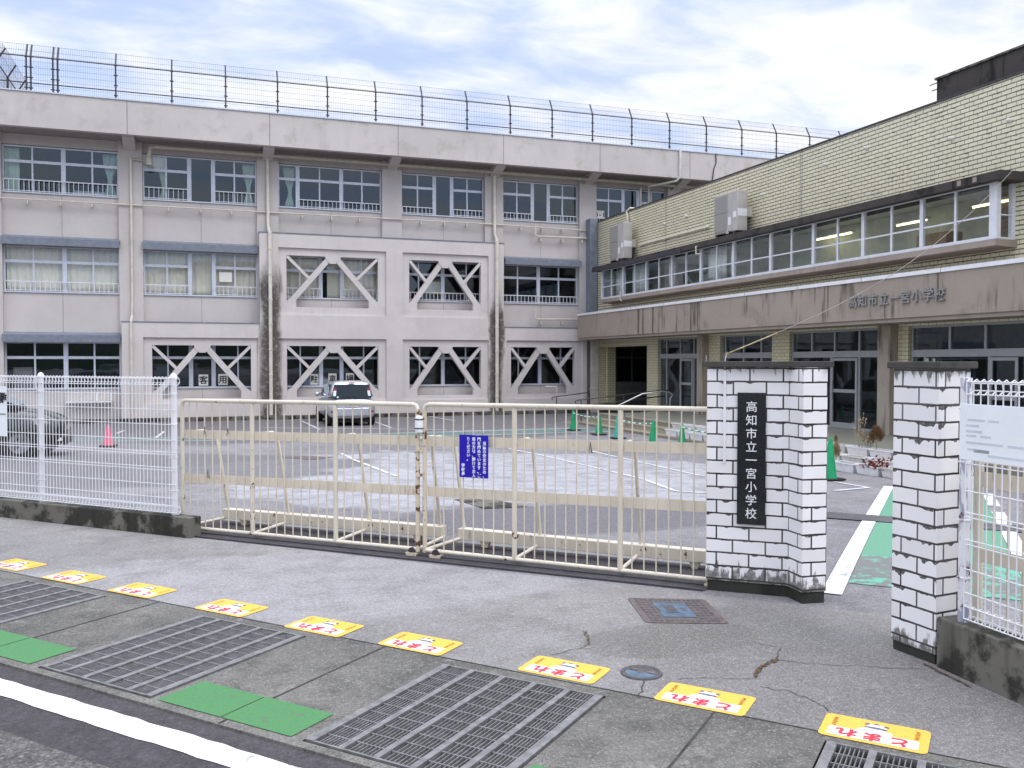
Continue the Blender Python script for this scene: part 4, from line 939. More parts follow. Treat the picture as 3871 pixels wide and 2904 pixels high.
# ramp rails, stair rail and a water standpipe by the entrance
def rail(name, label, runs, posts, m, r=.022):
    t = thing(name, label, 'handrail', tuple(posts[0][0]))
    for k, run in enumerate(runs): mb = MB(); mb.tube(run, r, 8); mb.build('rail', m, t, smooth=True)
    for a, b_ in posts: mb = MB(); mb.cyl(a, b_, r * .8, 8); mb.build('post', m, t, smooth=40)
rail('handrail', 'dark double handrail rising along the ramp by the pale tiled corner', [[(11.75, 28.9, .38), (11.72, 28.9, .46), (11.85, 28.9, .5), (13.1, 28.9, .63), (13.2, 28.9, .6), (13.2, 28.9, .35)], [(12.35, 28.2, .28), (12.32, 28.2, .36), (12.45, 28.2, .40), (15.9, 28.2, .72), (16.0, 28.2, .68)], [(12.5, 28.25, .18), (15.9, 28.25, .5)]],
     [((11.9, 28.9, -.5), (11.9, 28.9, .5)), ((13.2, 28.9, -.5), (13.2, 28.9, .4)), ((12.55, 28.2, -.5), (12.55, 28.2, .4)), ((14.2, 28.2, -.1), (14.2, 28.2, .56))], M_darkrail)
mb = MB(); mb.add([(11.6, 28.0, -.48), (16.0, 28.0, -.08), (16.0, 29.1, -.08), (11.6, 29.1, -.48), (11.6, 28.0, -.6), (16, 28.0, -.6), (16, 29.1, -.6), (11.6, 29.1, -.6)], [(0, 1, 2, 3), (4, 7, 6, 5), (0, 4, 5, 1), (1, 5, 6, 2), (2, 6, 7, 3), (3, 7, 4, 0)]); kind(mb.build('ramp', M_floor))
rail('stair_rail', 'bright steel stair rail with a curled end slanting down the entrance steps', [[(14.2, 24.9, .55), (14.3, 24.9, .68), (14.15, 24.9, .78), (13.9, 24.9, .80), (13.2, 24.9, .72), (12.35, 24.9, .36), (12.3, 24.9, .26), (12.38, 24.9, .18), (12.55, 24.9, .13), (12.58, 24.9, .05), (12.58, 24.9, -.34)]],
     [((14.2, 24.9, FL), (14.2, 24.9, .58))], M_steel)
t = thing('standpipe', 'thin cream water pipe with a sideways tap in front of the fourth cross brace', 'tap', (13.81, 33.5, -.44))
mb = MB(); mb.tube([(13.81, 33.5, -.44), (13.81, 33.5, .68), (13.78, 33.5, .72), (13.3, 33.5, .72)], .03, 8); mb.build('pipe', M_pipe, t, smooth=True); mb = MB(); mb.cyl((13.32, 33.5, .72), (13.32, 33.5, .64), .03, 8); mb.build('tap', M_steel, t)

# ================================================================== THINGS IN THE YARD
def cone(px, py, m, label, h=.63, z=None, mbase=M_black):
    p = YG(px, py); zb = zg(p.x, p.y) + .012
    t = thing('traffic_cone', label, 'cone', (p.x, p.y, zb), 0, 'traffic cones' if m is not M_pink_c else None)
    mb = MB(); mb.rev((p.x, p.y, zb), [(.118, .03), (.112, .05), (.036, h - .04), (.028, h), (.0, h)], 18); mb.build('cone', m, t, smooth=50)
    mb = MB(); mb.box(p.x - .19, p.x + .19, p.y - .19, p.y + .19, zb, zb + .032); mb.build('base', mbase, t, bevel=.01)
    return Vector((p.x, p.y, zb))
k1 = cone(2167, 1628, M_green_c, 'far left green cone, the first of the barred row before the entrance steps')
k2 = cone(2264, 1645, M_green_c, 'bright green cone, second in the barred row before the entrance steps')
k3 = cone(2335, 1659, M_teal_c, 'faded turquoise cone half hidden by the thick gate post')
k4 = cone(2469, 1680, M_green_c, 'green cone with a striped bar ending at its tip, standing left of the planters')
k5 = cone(2578, 1698, M_green_c, 'green cone in front of the white planters seen through the right gate leaf')
k6 = cone(3138, 1816, M_green_c, 'tall green cone on a black base between the two white gate pillars', .72)
cone(410, 1690, M_pink_c, 'pink faded red cone behind the left mesh fence beside the black car', .52)
def conebar(a, b, label):
    a = a + Vector((0, 0, .54)); b = b + Vector((0, 0, .54)); t = thing('cone_bar', label, 'barrier bar', tuple(a), 0, 'striped cone bars'); n = 13; P = [a.lerp(b, i / n) - Vector((0, 0, .05 * math.sin(math.pi * i / n))) for i in range(n + 1)]
    mb = MB(); mb.tube(P, .0165, 8); mb.build('bar', M_white, t, smooth=50)
    for i in range(1, n, 2): mb = MB(); mb.cyl(P[i], P[i + 1], .0185, 8); mb.build('green_band', M_green_c, t, smooth=50)
conebar(k1, k2, 'green and white striped bar linking the first two green cones'); conebar(k3, k4, 'green and white striped bar from the turquoise cone to the cone left of the planters'); conebar(k5, k6.lerp(k5, .62), 'green and white striped bar in front of the planters')

def planter(x, y, zb, label, m=M_planter, L=.64, old=False):
    t = thing('planter', label, 'planter', (x, y, zb), 0, 'white flower planters on the entrance steps')
    mb = MB(); w0, w1, h = .085, .115, .18; l0, l1 = L / 2 - .05, L / 2 - .015
    lo = [(x - w0, y - l0), (x + w0, y - l0), (x + w0, y + l0), (x - w0, y + l0)]; hi = [(x - w1, y - l1), (x + w1, y - l1), (x + w1, y + l1), (x - w1, y + l1)]
    wi = [(x - w1 + .02, y - l1 + .02), (x + w1 - .02, y - l1 + .02), (x + w1 - .02, y + l1 - .02), (x - w1 + .02, y + l1 - .02)]
    v = [(*p, zb) for p in lo] + [(*p, zb + h) for p in hi] + [(p[0] * 1., p[1], zb + h - .03) for p in wi]
    f = [(3, 2, 1, 0)] + [(i, (i + 1) % 4, (i + 1) % 4 + 4, i + 4) for i in range(4)]; mb.add(v[:8], f)
    for (xa, xb, ya, yb) in ((x - w1 - .014, x - w1 + .014, y - l1 - .014, y + l1 + .014), (x + w1 - .014, x + w1 + .014, y - l1 - .014, y + l1 + .014)): mb.box(xa, xb, ya, yb, zb + h - .022, zb + h)
    for s in (-1, 1): mb.box(x - w1 + .0141, x + w1 - .0141, y + s * l1 - .014, y + s * l1 + .014, zb + h - .022, zb + h)
    mb.build('trough', m, t); sl = MB(); sl.quad(*[(a, b_, zb + h - .03) for a, b_ in wi]); sl.build('soil', M_soil, t)
ordn = ['first', 'second', 'third', 'fourth', 'fifth', 'sixth', 'seventh', 'eighth', 'ninth', 'tenth', 'eleventh', 'twelfth', 'thirteenth', 'fourteenth', 'fifteenth', 'sixteenth']
y = 14.55
for i in range(6): planter(11.83, y - i * .66, zg(11.8, y - i * .66) + .003, f'white planter on the ground below the steps, {ordn[i]} from the tall green cone', M_planter if i != 3 else M_planter_o)
y = 21.68
for i in range(16): planter(12.50, y - i * .66, -.345, f'white planter on the lowest step, {ordn[i]} from the far end', M_planter if i % 4 != 3 else M_planter_o)
y = 21.95
for i in range(16): planter(12.86, y - i * .66, -.195, f'white planter on the second step, {ordn[i]} from the far end', M_planter if i % 5 else M_planter_o)
def bush(x, y, z, rx, rz, m, label, n=520, stem=.12):
    t = thing('dry_bush', label, 'dry plant', (x, y, z)); mb = MB(); mb.cyl((x, y, z), (x, y, z + stem + rz * .7), .008, 5); mb.build('stem', M_dry2, t); mb = MB(); cz = z + stem + rz
    for i in range(n):
        th = random.uniform(0, 2 * math.pi); u = random.uniform(-1, 1); r = random.uniform(.3, 1) ** .5; sx = math.sqrt(1 - u * u)
        k = (1 - .35 * max(u, 0)) ; e = Vector((x + rx * r * sx * math.cos(th) * k, y + rx * r * sx * math.sin(th) * k, cz + rz * u * r)); s = Vector((x, y, cz - rz * .8)).lerp(e, random.uniform(.55, .8))
        d = (e - s).normalized(); n_ = d.cross(Vector((random.random() - .5, random.random() - .5, random.random() - .5))).normalized() * random.uniform(.002, .005); mb.quad(s - n_, s + n_, e + n_ * .3, e - n_ * .3)
    mb.build('twigs', m, t)
g = at(3313, 1700, 'x', 12.86); bush(12.86, g.y, -.03, .18, .20, M_dry, 'large round brown dried bush on the upper row of planters between the pillars', 1500, .13)
g = at(3160, 1680, 'x', 12.86); bush(12.86, g.y, -.03, .05, .10, M_dry, 'smallest dried bush, a dark tuft above the green cone tip', 260, .02)
g = at(3160, 1740, 'x', 11.83); bush(11.83, g.y, -.2, .105, .20, M_dry2, 'egg shaped tan dried bush right behind the tall green cone', 1100, .02)
g = at(3660, 1760, 'x', 12.5); bush(12.5, g.y, -.17, .15, .2, M_dry, 'rust brown dried bush seen below the white board on the right fence', 900, .02)
def stalks(px, xx, z, h, label, m=M_dry2, n=9):
    g = at(px, 1650, 'x', xx); t = thing('dry_stalks', label, 'dry plant', (xx, g.y, z)); mb = MB()
    for i in range(n):
        p = Vector((xx + random.uniform(-.04, .04), g.y + random.uniform(-.1, .1), z)); q = p + Vector((random.uniform(-.1, .1), random.uniform(-.12, .12), h * random.uniform(.5, 1)))
        mb.cyl(p, q, .004, 4); 
        for k in range(7): c = p.lerp(q, random.uniform(.35, 1)); mb.obox(c, (random.uniform(-.03, .03), .015, .02), (.012, random.uniform(-.03, .03), .01), (0, .004, .006))
    mb.build('stems', m, t)
stalks(3248, 12.86, -.03, .75, 'pale withered stalks standing left of the large round dried bush'); stalks(3280, 12.86, -.03, .38, 'thin short withered stalks just left of the large round dried bush', M_dry)
def redplant(px, py, xx, z, label, n=60, w=.3):
    g = at(px, py, 'x', xx); t = thing('red_plant', label, 'plant', (xx, g.y, z)); mb = MB()
    for i in range(n):
        c = Vector((xx + random.uniform(-.16, .06), g.y + random.uniform(-w, w), z + random.uniform(-.07, .09))); a = Vector((random.uniform(-1, 1), random.uniform(-1, 1), random.uniform(-.6, .6))).normalized() * .045; b_ = a.cross(Vector((random.random(), random.random(), 1))).normalized() * .022
        mb.quad(c - a, c - b_, c + a, c + b_)
    mb.build('leaves', M_redleaf, t)
redplant(3315, 1770, 11.83, -.17, 'red leaved plant spilling over the front planter beside the right pillar', 110); redplant(3360, 1738, 12.5, -.15, 'small red leaves in the middle row of planters beside the right pillar', 30, .2); redplant(3705, 1785, 12.5, -.15, 'tiny red leaved plant seen below the white board on the right fence', 22, .15)
for i, (yy_, zz_) in enumerate(((19.8, -.17), (18.9, -.17), (19.6, -.02), (18.4, -.02))):
    pass

# cars
def loft(secs, name, m, parent, closed=True, smooth=60, sub=1):
    """secs: list of closed rings (lists of points) with the same count"""
    mb = MB(); n = len(secs[0])
    for s in secs: mb.v += [Vector(p) for p in s]
    for k in range(len(secs) - 1):
        for i in range(n): mb.f.append((k * n + i, k * n + (i + 1) % n, (k + 1) * n + (i + 1) % n, (k + 1) * n + i))
    mb.f += [tuple(reversed(range(n))), tuple((len(secs) - 1) * n + i for i in range(n))]
    o = mb.build(name, m, parent, smooth=True, fix=True)
    if sub: s = o.modifiers.new('s', 'SUBSURF'); s.levels = sub; s.render_levels = sub
    return o
def wheel(t, o, ax, r=.30, w=.19):
    o = Vector(o); ax = Vector(ax).normalized(); mb = MB(); mb.rev(o, [(r * .62, 0), (r * .95, 0), (r, w * .2), (r, w * .8), (r * .95, w), (r * .62, w)], 28, ax); ty = mb.build('tyre', M_tyre, t, smooth=50)
    mb = MB(); mb.rev(o, [(0, w * .75), (.05, w * .78), (r * .2, w * .70), (r * .6, w * .86), (r * .63, w * .95)], 28, ax)
    a = ax.orthogonal().normalized(); b_ = ax.cross(a)
    for k in range(5):
        d = a * math.cos(k * 1.2566) + b_ * math.sin(k * 1.2566); mb.bar(o + ax * w * .85 + d * .03, o + ax * w * .93 + d * r * .6, .05, .03, ax)
    mb.build('rim', M_rim, t, smooth=40)
def minicar():
    # silver tall hatchback seen from behind; length along +Y (nose towards the building)
    ox, oy, gz = 4.78, 29.62, -.43
    t = thing('silver_car', 'silver tall hatchback parked nose first at the building behind the gate', 'car', (ox, oy + 1.8, gz))
    def ring(yy, zb, zt, wb, wm, wt, zm): return [(ox + sx, oy + yy, gz + z) for sx, z in ((-wb, zb), (-wm, zb + .12), (-wm, zm), (-wt, zt), (wt, zt), (wm, zm), (wm, zb + .12), (wb, zb))]
    loft([ring(.0, .30, .88, .60, .70, .66, .78), ring(.05, .24, .93, .68, .80, .72, .82), ring(.30, .22, .96, .74, .83, .76, .84), ring(2.2, .22, .95, .74, .835, .77, .84), ring(2.9, .22, .93, .74, .83, .75, .80), ring(3.4, .24, .84, .70, .80, .68, .70), ring(3.65, .32, .70, .60, .70, .58, .60)], 'body', M_silver, t)
    def cab(yy, zt, wt, wm=.74, zm=.92): return [(ox + sx, oy + yy, gz + z) for sx, z in ((-wm, zm), (-(wm + wt) / 2 - .02, (zm + zt) / 2), (-wt, zt - .06), (-wt + .10, zt), (wt - .10, zt), (wt, zt - .06), ((wm + wt) / 2 + .02, (zm + zt) / 2), (wm, zm))]
    loft([cab(.10, 1.0, .70, .72), cab(.16, 1.48, .60), cab(.22, 1.53, .60), cab(1.0, 1.55, .61), cab(1.8, 1.50, .60), cab(2.0, 1.44, .60), cab(2.65, 1.0, .66)], 'cabin', M_silver, t)
    y0 = oy + .05
    mb = MB(); P = [(-.66, .925), (.66, .925), (.645, 1.12), (.585, 1.40), (-.585, 1.40), (-.645, 1.12)]; mb.add([(ox + x, y0 + .005 + (z - .925) * .13, gz + z) for x, z in P] + [(ox + x, y0 + .06 + (z - .925) * .13, gz + z) for x, z in P], [(0, 1, 2, 3, 4, 5)] + [(i, i + 6, (i + 1) % 6 + 6, (i + 1) % 6) for i in range(6)]); mb.build('rear_window', M_carglass, t, fix=True)
    mb = MB(); mb.add([(ox + x, y0 + .03 + (z - .925) * .13, gz + z) for x, z in P], [(0, 1, 2, 3, 4, 5)]); mb.build('tailgate_trim', M_black, t)
    for s in (-1, 1):
        for (za, zb, m, w) in ((1.02, 1.20, M_signwhite, .09), (1.20, 1.30, M_redp, .085)):
            mb = MB(); f = lambda z: (y0 - .02 + (z - .925) * .13); xa = .645 - (za - .925) * .13; xb = .645 - (zb - .925) * .13
            mb.add([(ox + s * (xa - w), f(za), gz + za), (ox + s * xa, f(za) + .02, gz + za), (ox + s * xb, f(zb) + .02, gz + zb), (ox + s * (xb - w), f(zb), gz + zb)] + [(ox + s * (xa - w), f(za) + .06, gz + za), (ox + s * xa, f(za) + .08, gz + za), (ox + s * xb, f(zb) + .08, gz + zb), (ox + s * (xb - w), f(zb) + .06, gz + zb)], [(0, 1, 2, 3), (0, 4, 5, 1), (1, 5, 6, 2), (2, 6, 7, 3), (3, 7, 4, 0)]); mb.build('tail_light', m, t, fix=True)
        side = MB(); sx = lambda z: ox + s * (.775 - (z - .95) * .24)
        for ya, yb, yc, yd in ((.42, .98, .92, .46), (1.03, 1.62, 1.60, .98), (1.68, 2.42, 1.92, 1.66)):
            side.quad(*[(sx(z) + s * .004, oy + y, gz + z) for y, z in ((ya, .97), (yb, .97), (yc, 1.40), (yd, 1.40))])
        side.build('side_window', M_carglass, t)
        wheel(t, (ox + s * .63, oy + .55, gz + .30), (s, 0, 0)); wheel(t, (ox + s * .63, oy + 2.95, gz + .30), (s, 0, 0))
        m = MB(); m.rev((ox + s * .89, oy + 2.2, gz + 1.02), [(0, -.05), (.075, -.04), (.09, .02), (.06, .08), (0, .1)], 12, (0, 1, 0)); m.box(ox + s * .80 if s > 0 else ox + s * .9, ox + s * .9 if s > 0 else ox + s * .80, oy + 2.2, oy + 2.24, gz + .98, gz + 1.02); m.build('wing_mirror', M_silver, t, smooth=True)
    mb = MB(); mb.box(ox - .58, ox + .58, oy - .02, oy + .04, gz + .34, gz + .62); mb.build('bumper_panel', M_silver, t, bevel=.05)
    mb = MB(); mb.box(ox - .165, ox + .165, oy - .028, oy - .01, gz + .66, gz + .82); pl = mb.build('number_plate', M_white, t)
    g = MB(); glyphs(g, '38-34', .10, (ox - .12, oy - .03, gz + .715), (1, 0, 0), (0, 0, 1), .001, .003, pitch=.6); g.build('plate_digits', M_ink, pl)
    mb = MB(); mb.box(ox - .10, ox + .10, oy + .09, oy + .15, gz + 1.445, gz + 1.475); mb.build('brake_light', M_redp, t)
    mb = MB(); mb.bar((ox + .15, y0 - .01, gz + .93), (ox + .05, y0 - .008, gz + 1.0), .02, .015); mb.bar((ox + .05, y0 - .008, gz + 1.0), (ox - .35, y0 - .004, gz + .965), .015, .012); mb.build('wiper', M_black, t)
    mb = MB(); mb.cyl((ox - .48, y0 - .005, gz + .985), (ox - .48, y0 + .0, gz + .985), .035, 12); mb.build('badge_sticker', M_white, t)
    for s in (-1, 1): mb = MB(); mb.box(ox + s * .68 - .035, ox + s * .68 + .035, oy + .0, oy + .04, gz + .47, gz + .53); mb.build('reflector', M_redp, t)
    mb = MB(); mb.cyl((ox - .1, oy + .5, gz + 1.53), (ox - .1, oy + .42, gz + 1.66), .006, 5); mb.build('antenna', M_black, t)
    mb = MB(); mb.box(ox - .6, ox + .6, oy + .2, oy + 3.4, gz + .12, gz + .23); mb.build('underbody', M_black, t)
minicar()
def blackcar():
    # dark saloon, nose towards +X; only its front half reaches into the picture
    fx, ny, gz = -2.62, 19.55, -.19; Wd = 1.70
    t = thing('black_car', 'shiny black car with its nose pointing right behind the left mesh fence', 'car', (fx - 2.2, ny + Wd / 2, gz)); yc = ny + Wd / 2
    def ring(xx, zb, zt, wb, wm, wt, zm): return [(fx - xx, yc + sy, gz + z) for sy, z in ((-wb, zb), (-wm, zb + .14), (-wm, zm), (-wt, zt), (wt, zt), (wm, zm), (wm, zb + .14), (wb, zb))]
    loft([ring(0, .32, .62, .45, .55, .48, .54), ring(.08, .22, .78, .62, .72, .58, .66), ring(.30, .18, .90, .72, .82, .62, .78), ring(.75, .18, .98, .76, .85, .66, .86), ring(1.3, .18, 1.02, .77, .85, .72, .90), ring(3.2, .18, 1.0, .77, .86, .72, .88), ring(4.2, .22, 1.02, .72, .82, .66, .88), ring(4.5, .34, .9, .6, .7, .6, .8)], 'body', M_blackcar, t)
    def cab(xx, zt, wt, wm=.74, zm=.94): return [(fx - xx, yc + sy, gz + z) for sy, z in ((-wm, zm), (-(wm + wt) / 2 - .02, (zm + zt) / 2), (-wt, zt - .05), (-wt + .10, zt), (wt - .10, zt), (wt, zt - .05), ((wm + wt) / 2 + .02, (zm + zt) / 2), (wm, zm))]
    loft([cab(.70, 1.0, .66), cab(1.75, 1.40, .58), cab(2.3, 1.50, .57), cab(3.2, 1.45, .56), cab(4.3, 1.05, .6)], 'cabin', M_blackcar, t)
    sy = lambda z: yc - (.775 - (z - .95) * .40)
    mb = MB()
    for P in (((1.25, 1.02), (2.3, 1.02), (2.3, 1.42), (1.80, 1.34)), ((2.36, 1.02), (3.3, 1.02), (3.2, 1.40), (2.36, 1.42))): mb.quad(*[(fx - x, sy(z) - .012, gz + z) for x, z in P])
    mb.build('side_window', M_carglass, t)
    mb = MB(); mb.quad((fx - .85, yc - .62, gz + 1.075), (fx - .85, yc + .62, gz + 1.075), (fx - 1.70, yc + .5, gz + 1.40), (fx - 1.70, yc - .5, gz + 1.40)); mb.build('windscreen', M_carglass, t)
    mb = MB(); mb.tube([(fx - 1.6, sy(.955) - .02, gz + .955), (fx - 3.4, sy(.955) - .02, gz + .955)], .012, 6); mb.build('window_trim', M_steel, t)
    for s in (-1, 1):
        for xw in (.78, 3.3): wheel(t, (fx - xw, yc + s * .68, gz + .32), (0, s, 0), .32, .2)
        m = MB(); m.rev((fx - 1.22, yc + s * .98, gz + 1.02), [(0, -.07), (.07, -.05), (.085, .02), (.05, .09), (0, .1)], 12, (1, 0, 0)); m.build('wing_mirror', M_blackcar, t, smooth=True)
        m = MB(); m.add([(fx - .06, yc + s * .56, gz + .60), (fx - .12, yc + s * .70, gz + .60), (fx - .52, yc + s * .845, gz + .70), (fx - .50, yc + s * .80, gz + .77), (fx - .16, yc + s * .60, gz + .69)] + [(fx - .2, yc + s * .5, gz + .60), (fx - .2, yc + s * .6, gz + .60), (fx - .55, yc + s * .75, gz + .70), (fx - .52, yc + s * .72, gz + .75), (fx - .25, yc + s * .55, gz + .68)], [(0, 1, 2, 3, 4)] + [(i, (i + 1) % 5, (i + 1) % 5 + 5, i + 5) for i in range(5)]); m.build('headlight', M_headlamp, t, fix=True)
        m = MB(); m.box(fx - .14, fx - .06, yc + s * .60 - .08, yc + s * .60 + .08, gz + .34, gz + .40); m.build('fog_light', M_white, t)
    mb = MB(); mb.box(fx - 4.2, fx - .3, yc - .6, yc + .6, gz + .10, gz + .2); mb.build('underbody', M_black, t)
    mb = MB(); mb.box(fx - .06, fx + .012, yc - .5, yc + .5, gz + .24, gz + .40); mb.build('grille', M_charcoal, t, bevel=.02)
blackcar()

# ================================================================== GATE, PILLARS, FENCES
# steel rail bed under the gate
mb = MB(); mb.quad(UVg(5.6, -.17, .006), UVg(-.05, -.17, .006), UVg(-.05, .66, .004), UVg(5.6, .66, .004)); kind(mb.build('gate_bed', M_roaddark))
mb = MB()
mb.bar(UVg(5.6, -.175, .008), UVg(-.03, -.175, .008), .016, .018); mb.bar(UVg(5.6, .0, .008), UVg(-.2, .0, .008), .03, .014)  # front lip is a dark strip for the pavement edge's shadow, then the rail
kind(mb.build('gate_rail_and_edge_shadow', M_charcoal))
def gate_leaf(label, u0, u1, mids, ztop, zbot, rusty_post, name='sliding_gate', bars=True, zb2=None, fit=None):
    """u0 right end, u1 left end (u grows to the left); ztop/zbot are (right, left) heights"""
    t = thing(name, label, 'gate', tuple(UVg((u0 + u1) / 2, 0)))
    zt = lambda u: ztop[0] + (ztop[1] - ztop[0]) * (u - u0) / (u1 - u0); zb = lambda u: zbot[0] + (zbot[1] - zbot[0]) * (u - u0) / (u1 - u0)
    r = .0205
    mb = MB(); mb.tube([UVg(u0, 0, zt(u0) - .05), UVg(u0 + .012, 0, zt(u0) - .012), UVg(u0 + .05, 0, zt(u0)), UVg(u1 - .05, 0, zt(u1)), UVg(u1 - .012, 0, zt(u1) - .012), UVg(u1, 0, zt(u1) - .05)], r, 12); mb.build('top_rail', M_cream2, t, smooth=50)
    mb = MB(); mb.cyl(UVg(u0, 0, zb(u0)), UVg(u1, 0, zb(u1)), r * .92, 12); mb.build('bottom_rail', M_cream2, t, smooth=50)
    for k, u in enumerate((u0, u1, *mids)):
        end = k < 2; m = M_rust if u in rusty_post else M_cream2
        mb = MB(); mb.cyl(UVg(u, 0, zb(u) - (.02 if end else 0)), UVg(u, 0, zt(u) - (.05 if end else .02)), r * (1 if end else 1.08), 12); mb.build('post', m, t, smooth=50)
    allp = sorted([u0, u1, *mids])
    for a, b in zip(allp[:-1], allp[1:]):
        n = round((b - a) / .0955)
        for i in range(1, n):
            u = a + (b - a) * i / n; mb = MB(); mb.cyl(UVg(u, -.005, zb(u)), UVg(u, -.005, zt(u) - .01), .0062, 8); mb.build('bar', M_cream, t, smooth=50)
    for dz, sl in ((.985, .012), (.533, .0115)):
        for a, b in zip(allp[:-1], allp[1:]):
            mb = MB(); A_, B_ = UVg(a + r, .012, dz + sl * (3.45 - a)), UVg(b - r, .012, dz + sl * (3.45 - b)); mb.obox(A_, B_ - A_, GNg * .006, Vector((0, 0, .088))); mb.build('band', M_cream, t)
    # rear carriage: box beam, cross pipes and raking struts
    vb = .48
    ba, bb = u0 + .02, u1 - .08; mb = MB(); P, Q = UVg(ba, vb, zb(ba) + .012), UVg(bb, vb, zb(bb) + .012); mb.obox(P, Q - P, GNg * .10, Vector((0, 0, .105))); mb.build('rear_beam', M_cream2, t, bevel=.006)
    for u in allp:
        sgn = .1 if u == allp[-1] else -.0
        mb = MB(); mb.cyl(UVg(u, 0, zb(u)), UVg(u - sgn + .0, vb + .02, zb(u) + .02), .0165, 10); mb.build('cross_pipe', M_cream2, t, smooth=50)
        us = min(max(u - .02, ba + .04), bb - .04); zs_ = 1.04 + .012 * (3.45 - u)
        mb = MB(); mb.tube([UVg(u, .01, zs_), UVg(u, .30, zs_ + .004), UVg(u, .335, zs_ - .01), UVg(us, .36, zs_ - .05), UVg(us, vb + .05, zb(us) + .11)], .0165, 10); mb.build('strut', M_cream2, t, smooth=50)
    for u, v in ((u0 + .05, -.01), (u1 - .12, -.01), (u0 + .3, vb + .05), (u1 - .35, vb + .05)):
        z = zb(u) + (.04 if v > .1 else -.03); mb = MB(); mb.add([UVg(u - .06, v - .03, z), UVg(u + .06, v - .03, z), UVg(u + .025, v - .03, z - .085), UVg(u - .025, v - .03, z - .085), UVg(u - .06, v + .03, z), UVg(u + .06, v + .03, z), UVg(u + .025, v + .03, z - .085), UVg(u - .025, v + .03, z - .085)], [(0, 1, 2, 3), (4, 7, 6, 5), (0, 4, 5, 1), (1, 5, 6, 2), (2, 6, 7, 3), (3, 7, 4, 0)]); br = mb.build('wheel_bracket', M_rust, t, fix=True)
        mb = MB(); mb.cyl(UVg(u, v - .018, max(z - .075, .045)), UVg(u, v + .018, max(z - .075, .045)), .035, 14); mb.build('wheel', M_charcoal, br, smooth=50)
    return t
gl_ = gate_leaf('left leaf of the cream sliding bar gate beside the mesh fence', 2.567, 5.342, (3.454, 4.44), (1.366, 1.352), (.062, .05), (2.567,))
gr_ = gate_leaf('right leaf of the cream sliding bar gate carrying the blue notice', -.12, 2.494, (.677, 1.616), (1.380, 1.368), (.05, .06), (2.494,))
# latch cover tied over the joint, rusty bolts
mb = MB(); mb.rev(UVg(2.53, -.035, 1.115), [(0, 0), (.035, .005), (.038, .05), (.036, .13), (.03, .15), (0, .155)], 14); t = tag(mb.build('latch_cover', M_fpost, smooth=50), 'white plastic bottle tied over the latch where the two gate leaves meet', 'latch cover')
mb = MB()
for z in (1.15, 1.23): mb.rev(UVg(2.53, -.035, z), [(.0385, 0), (.041, .002), (.041, .008), (.0385, .01)], 14)
mb.build('strap', M_black, t)
mb = MB()
for z in (.95, .72): mb.box(0, 0, 0, 0, 0, 0) if False else mb.obox(UVg(2.50, -.03, z), GDg * .06, GNg * .05, Vector((0, 0, .025)))
mb.build('hasp', M_rust, gl_)
# blue notice hung on the bars
U1n, Zn1 = on_gate_plane(1736, 1643, -.03); U0n, Zn0 = on_gate_plane(1845, 1810, -.03)
mb = MB(); mb.obox(UVg(U0n, -.028, Zn0), GDg * (U1n - U0n), GNg * .004, Vector((0, 0, Zn1 - Zn0))); nb = tag(mb.build('notice_board', M_signblue), 'blue notice with white vertical Japanese text hung on the right gate leaf', 'notice')
cols = ['　児童の安全のため、', '門を閉めています。ご', '用の方は、開けてお入', 'りください。', '']
wn = U1n - U0n; sz = .0345; g = MB()
for k, tx in enumerate(cols):
    u = U0n + wn * (.125 + .185 * k); glyphs(g, tx, sz, UVg(u, -.0295, Zn1 - .035), -GDg, (0, 0, 1), .0004, .0011, vertical=True, pitch=1.02)
glyphs(g, '学校長', sz, UVg(U0n + wn * .865, -.0295, Zn0 + .105), -GDg, (0, 0, 1), .0004, .0012, vertical=True, pitch=1.05)
g.build('lettering', M_letter, nb)
mb = MB(); mb.tube([UVg(U0n + .05, -.028, Zn1 - .01), UVg(U0n + .05, -.035, Zn1 + .02), UVg(U0n + .05, -.005, Zn1 + .015)], .002, 5); mb.tube([UVg(U1n - .05, -.028, Zn1 - .01), UVg(U1n - .05, -.035, Zn1 + .02), UVg(U1n - .05, -.005, Zn1 + .015)], .002, 5); mb.build('wire_tie', M_charcoal, nb)
mb = MB()
for u, z in ((5.03, 1.09), (4.73, 1.085), (.93, 1.09), (4.99, .66)):
    for k in range(3): mb.cyl(UVg(u + random.uniform(-.01, .01), -.016, z), UVg(u + random.uniform(-.02, .02), -.017, z - random.uniform(.06, .1)), .0022, 4)
mb.build('wire_tie', M_charcoal, gl_)

# tiled pillars
P1 = [(3.63, 5.803), (4.084, 5.426), (4.066, 5.229), (4.256, 5.206), (4.292, 5.50), (3.79, 5.996)]
def grow(poly, d):
    c = Vector((sum(p[0] for p in poly) / len(poly), sum(p[1] for p in poly) / len(poly))); n = len(poly); ar = sum(poly[i][0] * poly[(i + 1) % n][1] - poly[(i + 1) % n][0] * poly[i][1] for i in range(n)); s = 1 if ar > 0 else -1; out = []
    for i in range(n):
        p, q, r = Vector(poly[i - 1]), Vector(poly[i]), Vector(poly[(i + 1) % n]); e1, e2 = (q - p).normalized(), (r - q).normalized()
        n1, n2 = Vector((e1.y, -e1.x)) * s, Vector((e2.y, -e2.x)) * s; m = (n1 + n2); m = m / max(.35, m.dot(n1)); out.append(tuple(q + m * d))
    return out
pl1 = thing('gate_pillar', 'white tiled gate pillar carrying the black school name plaque', 'gate pillar', (3.95, 5.6, 0))
mb = MB(); mb.prism(P1, .085, 1.708); mb.build('tiled_shaft', M_wtile, pl1)
mb = MB(); mb.prism(grow(P1, -.008), -.06, .0845); mb.build('plinth', M_plinth, pl1)
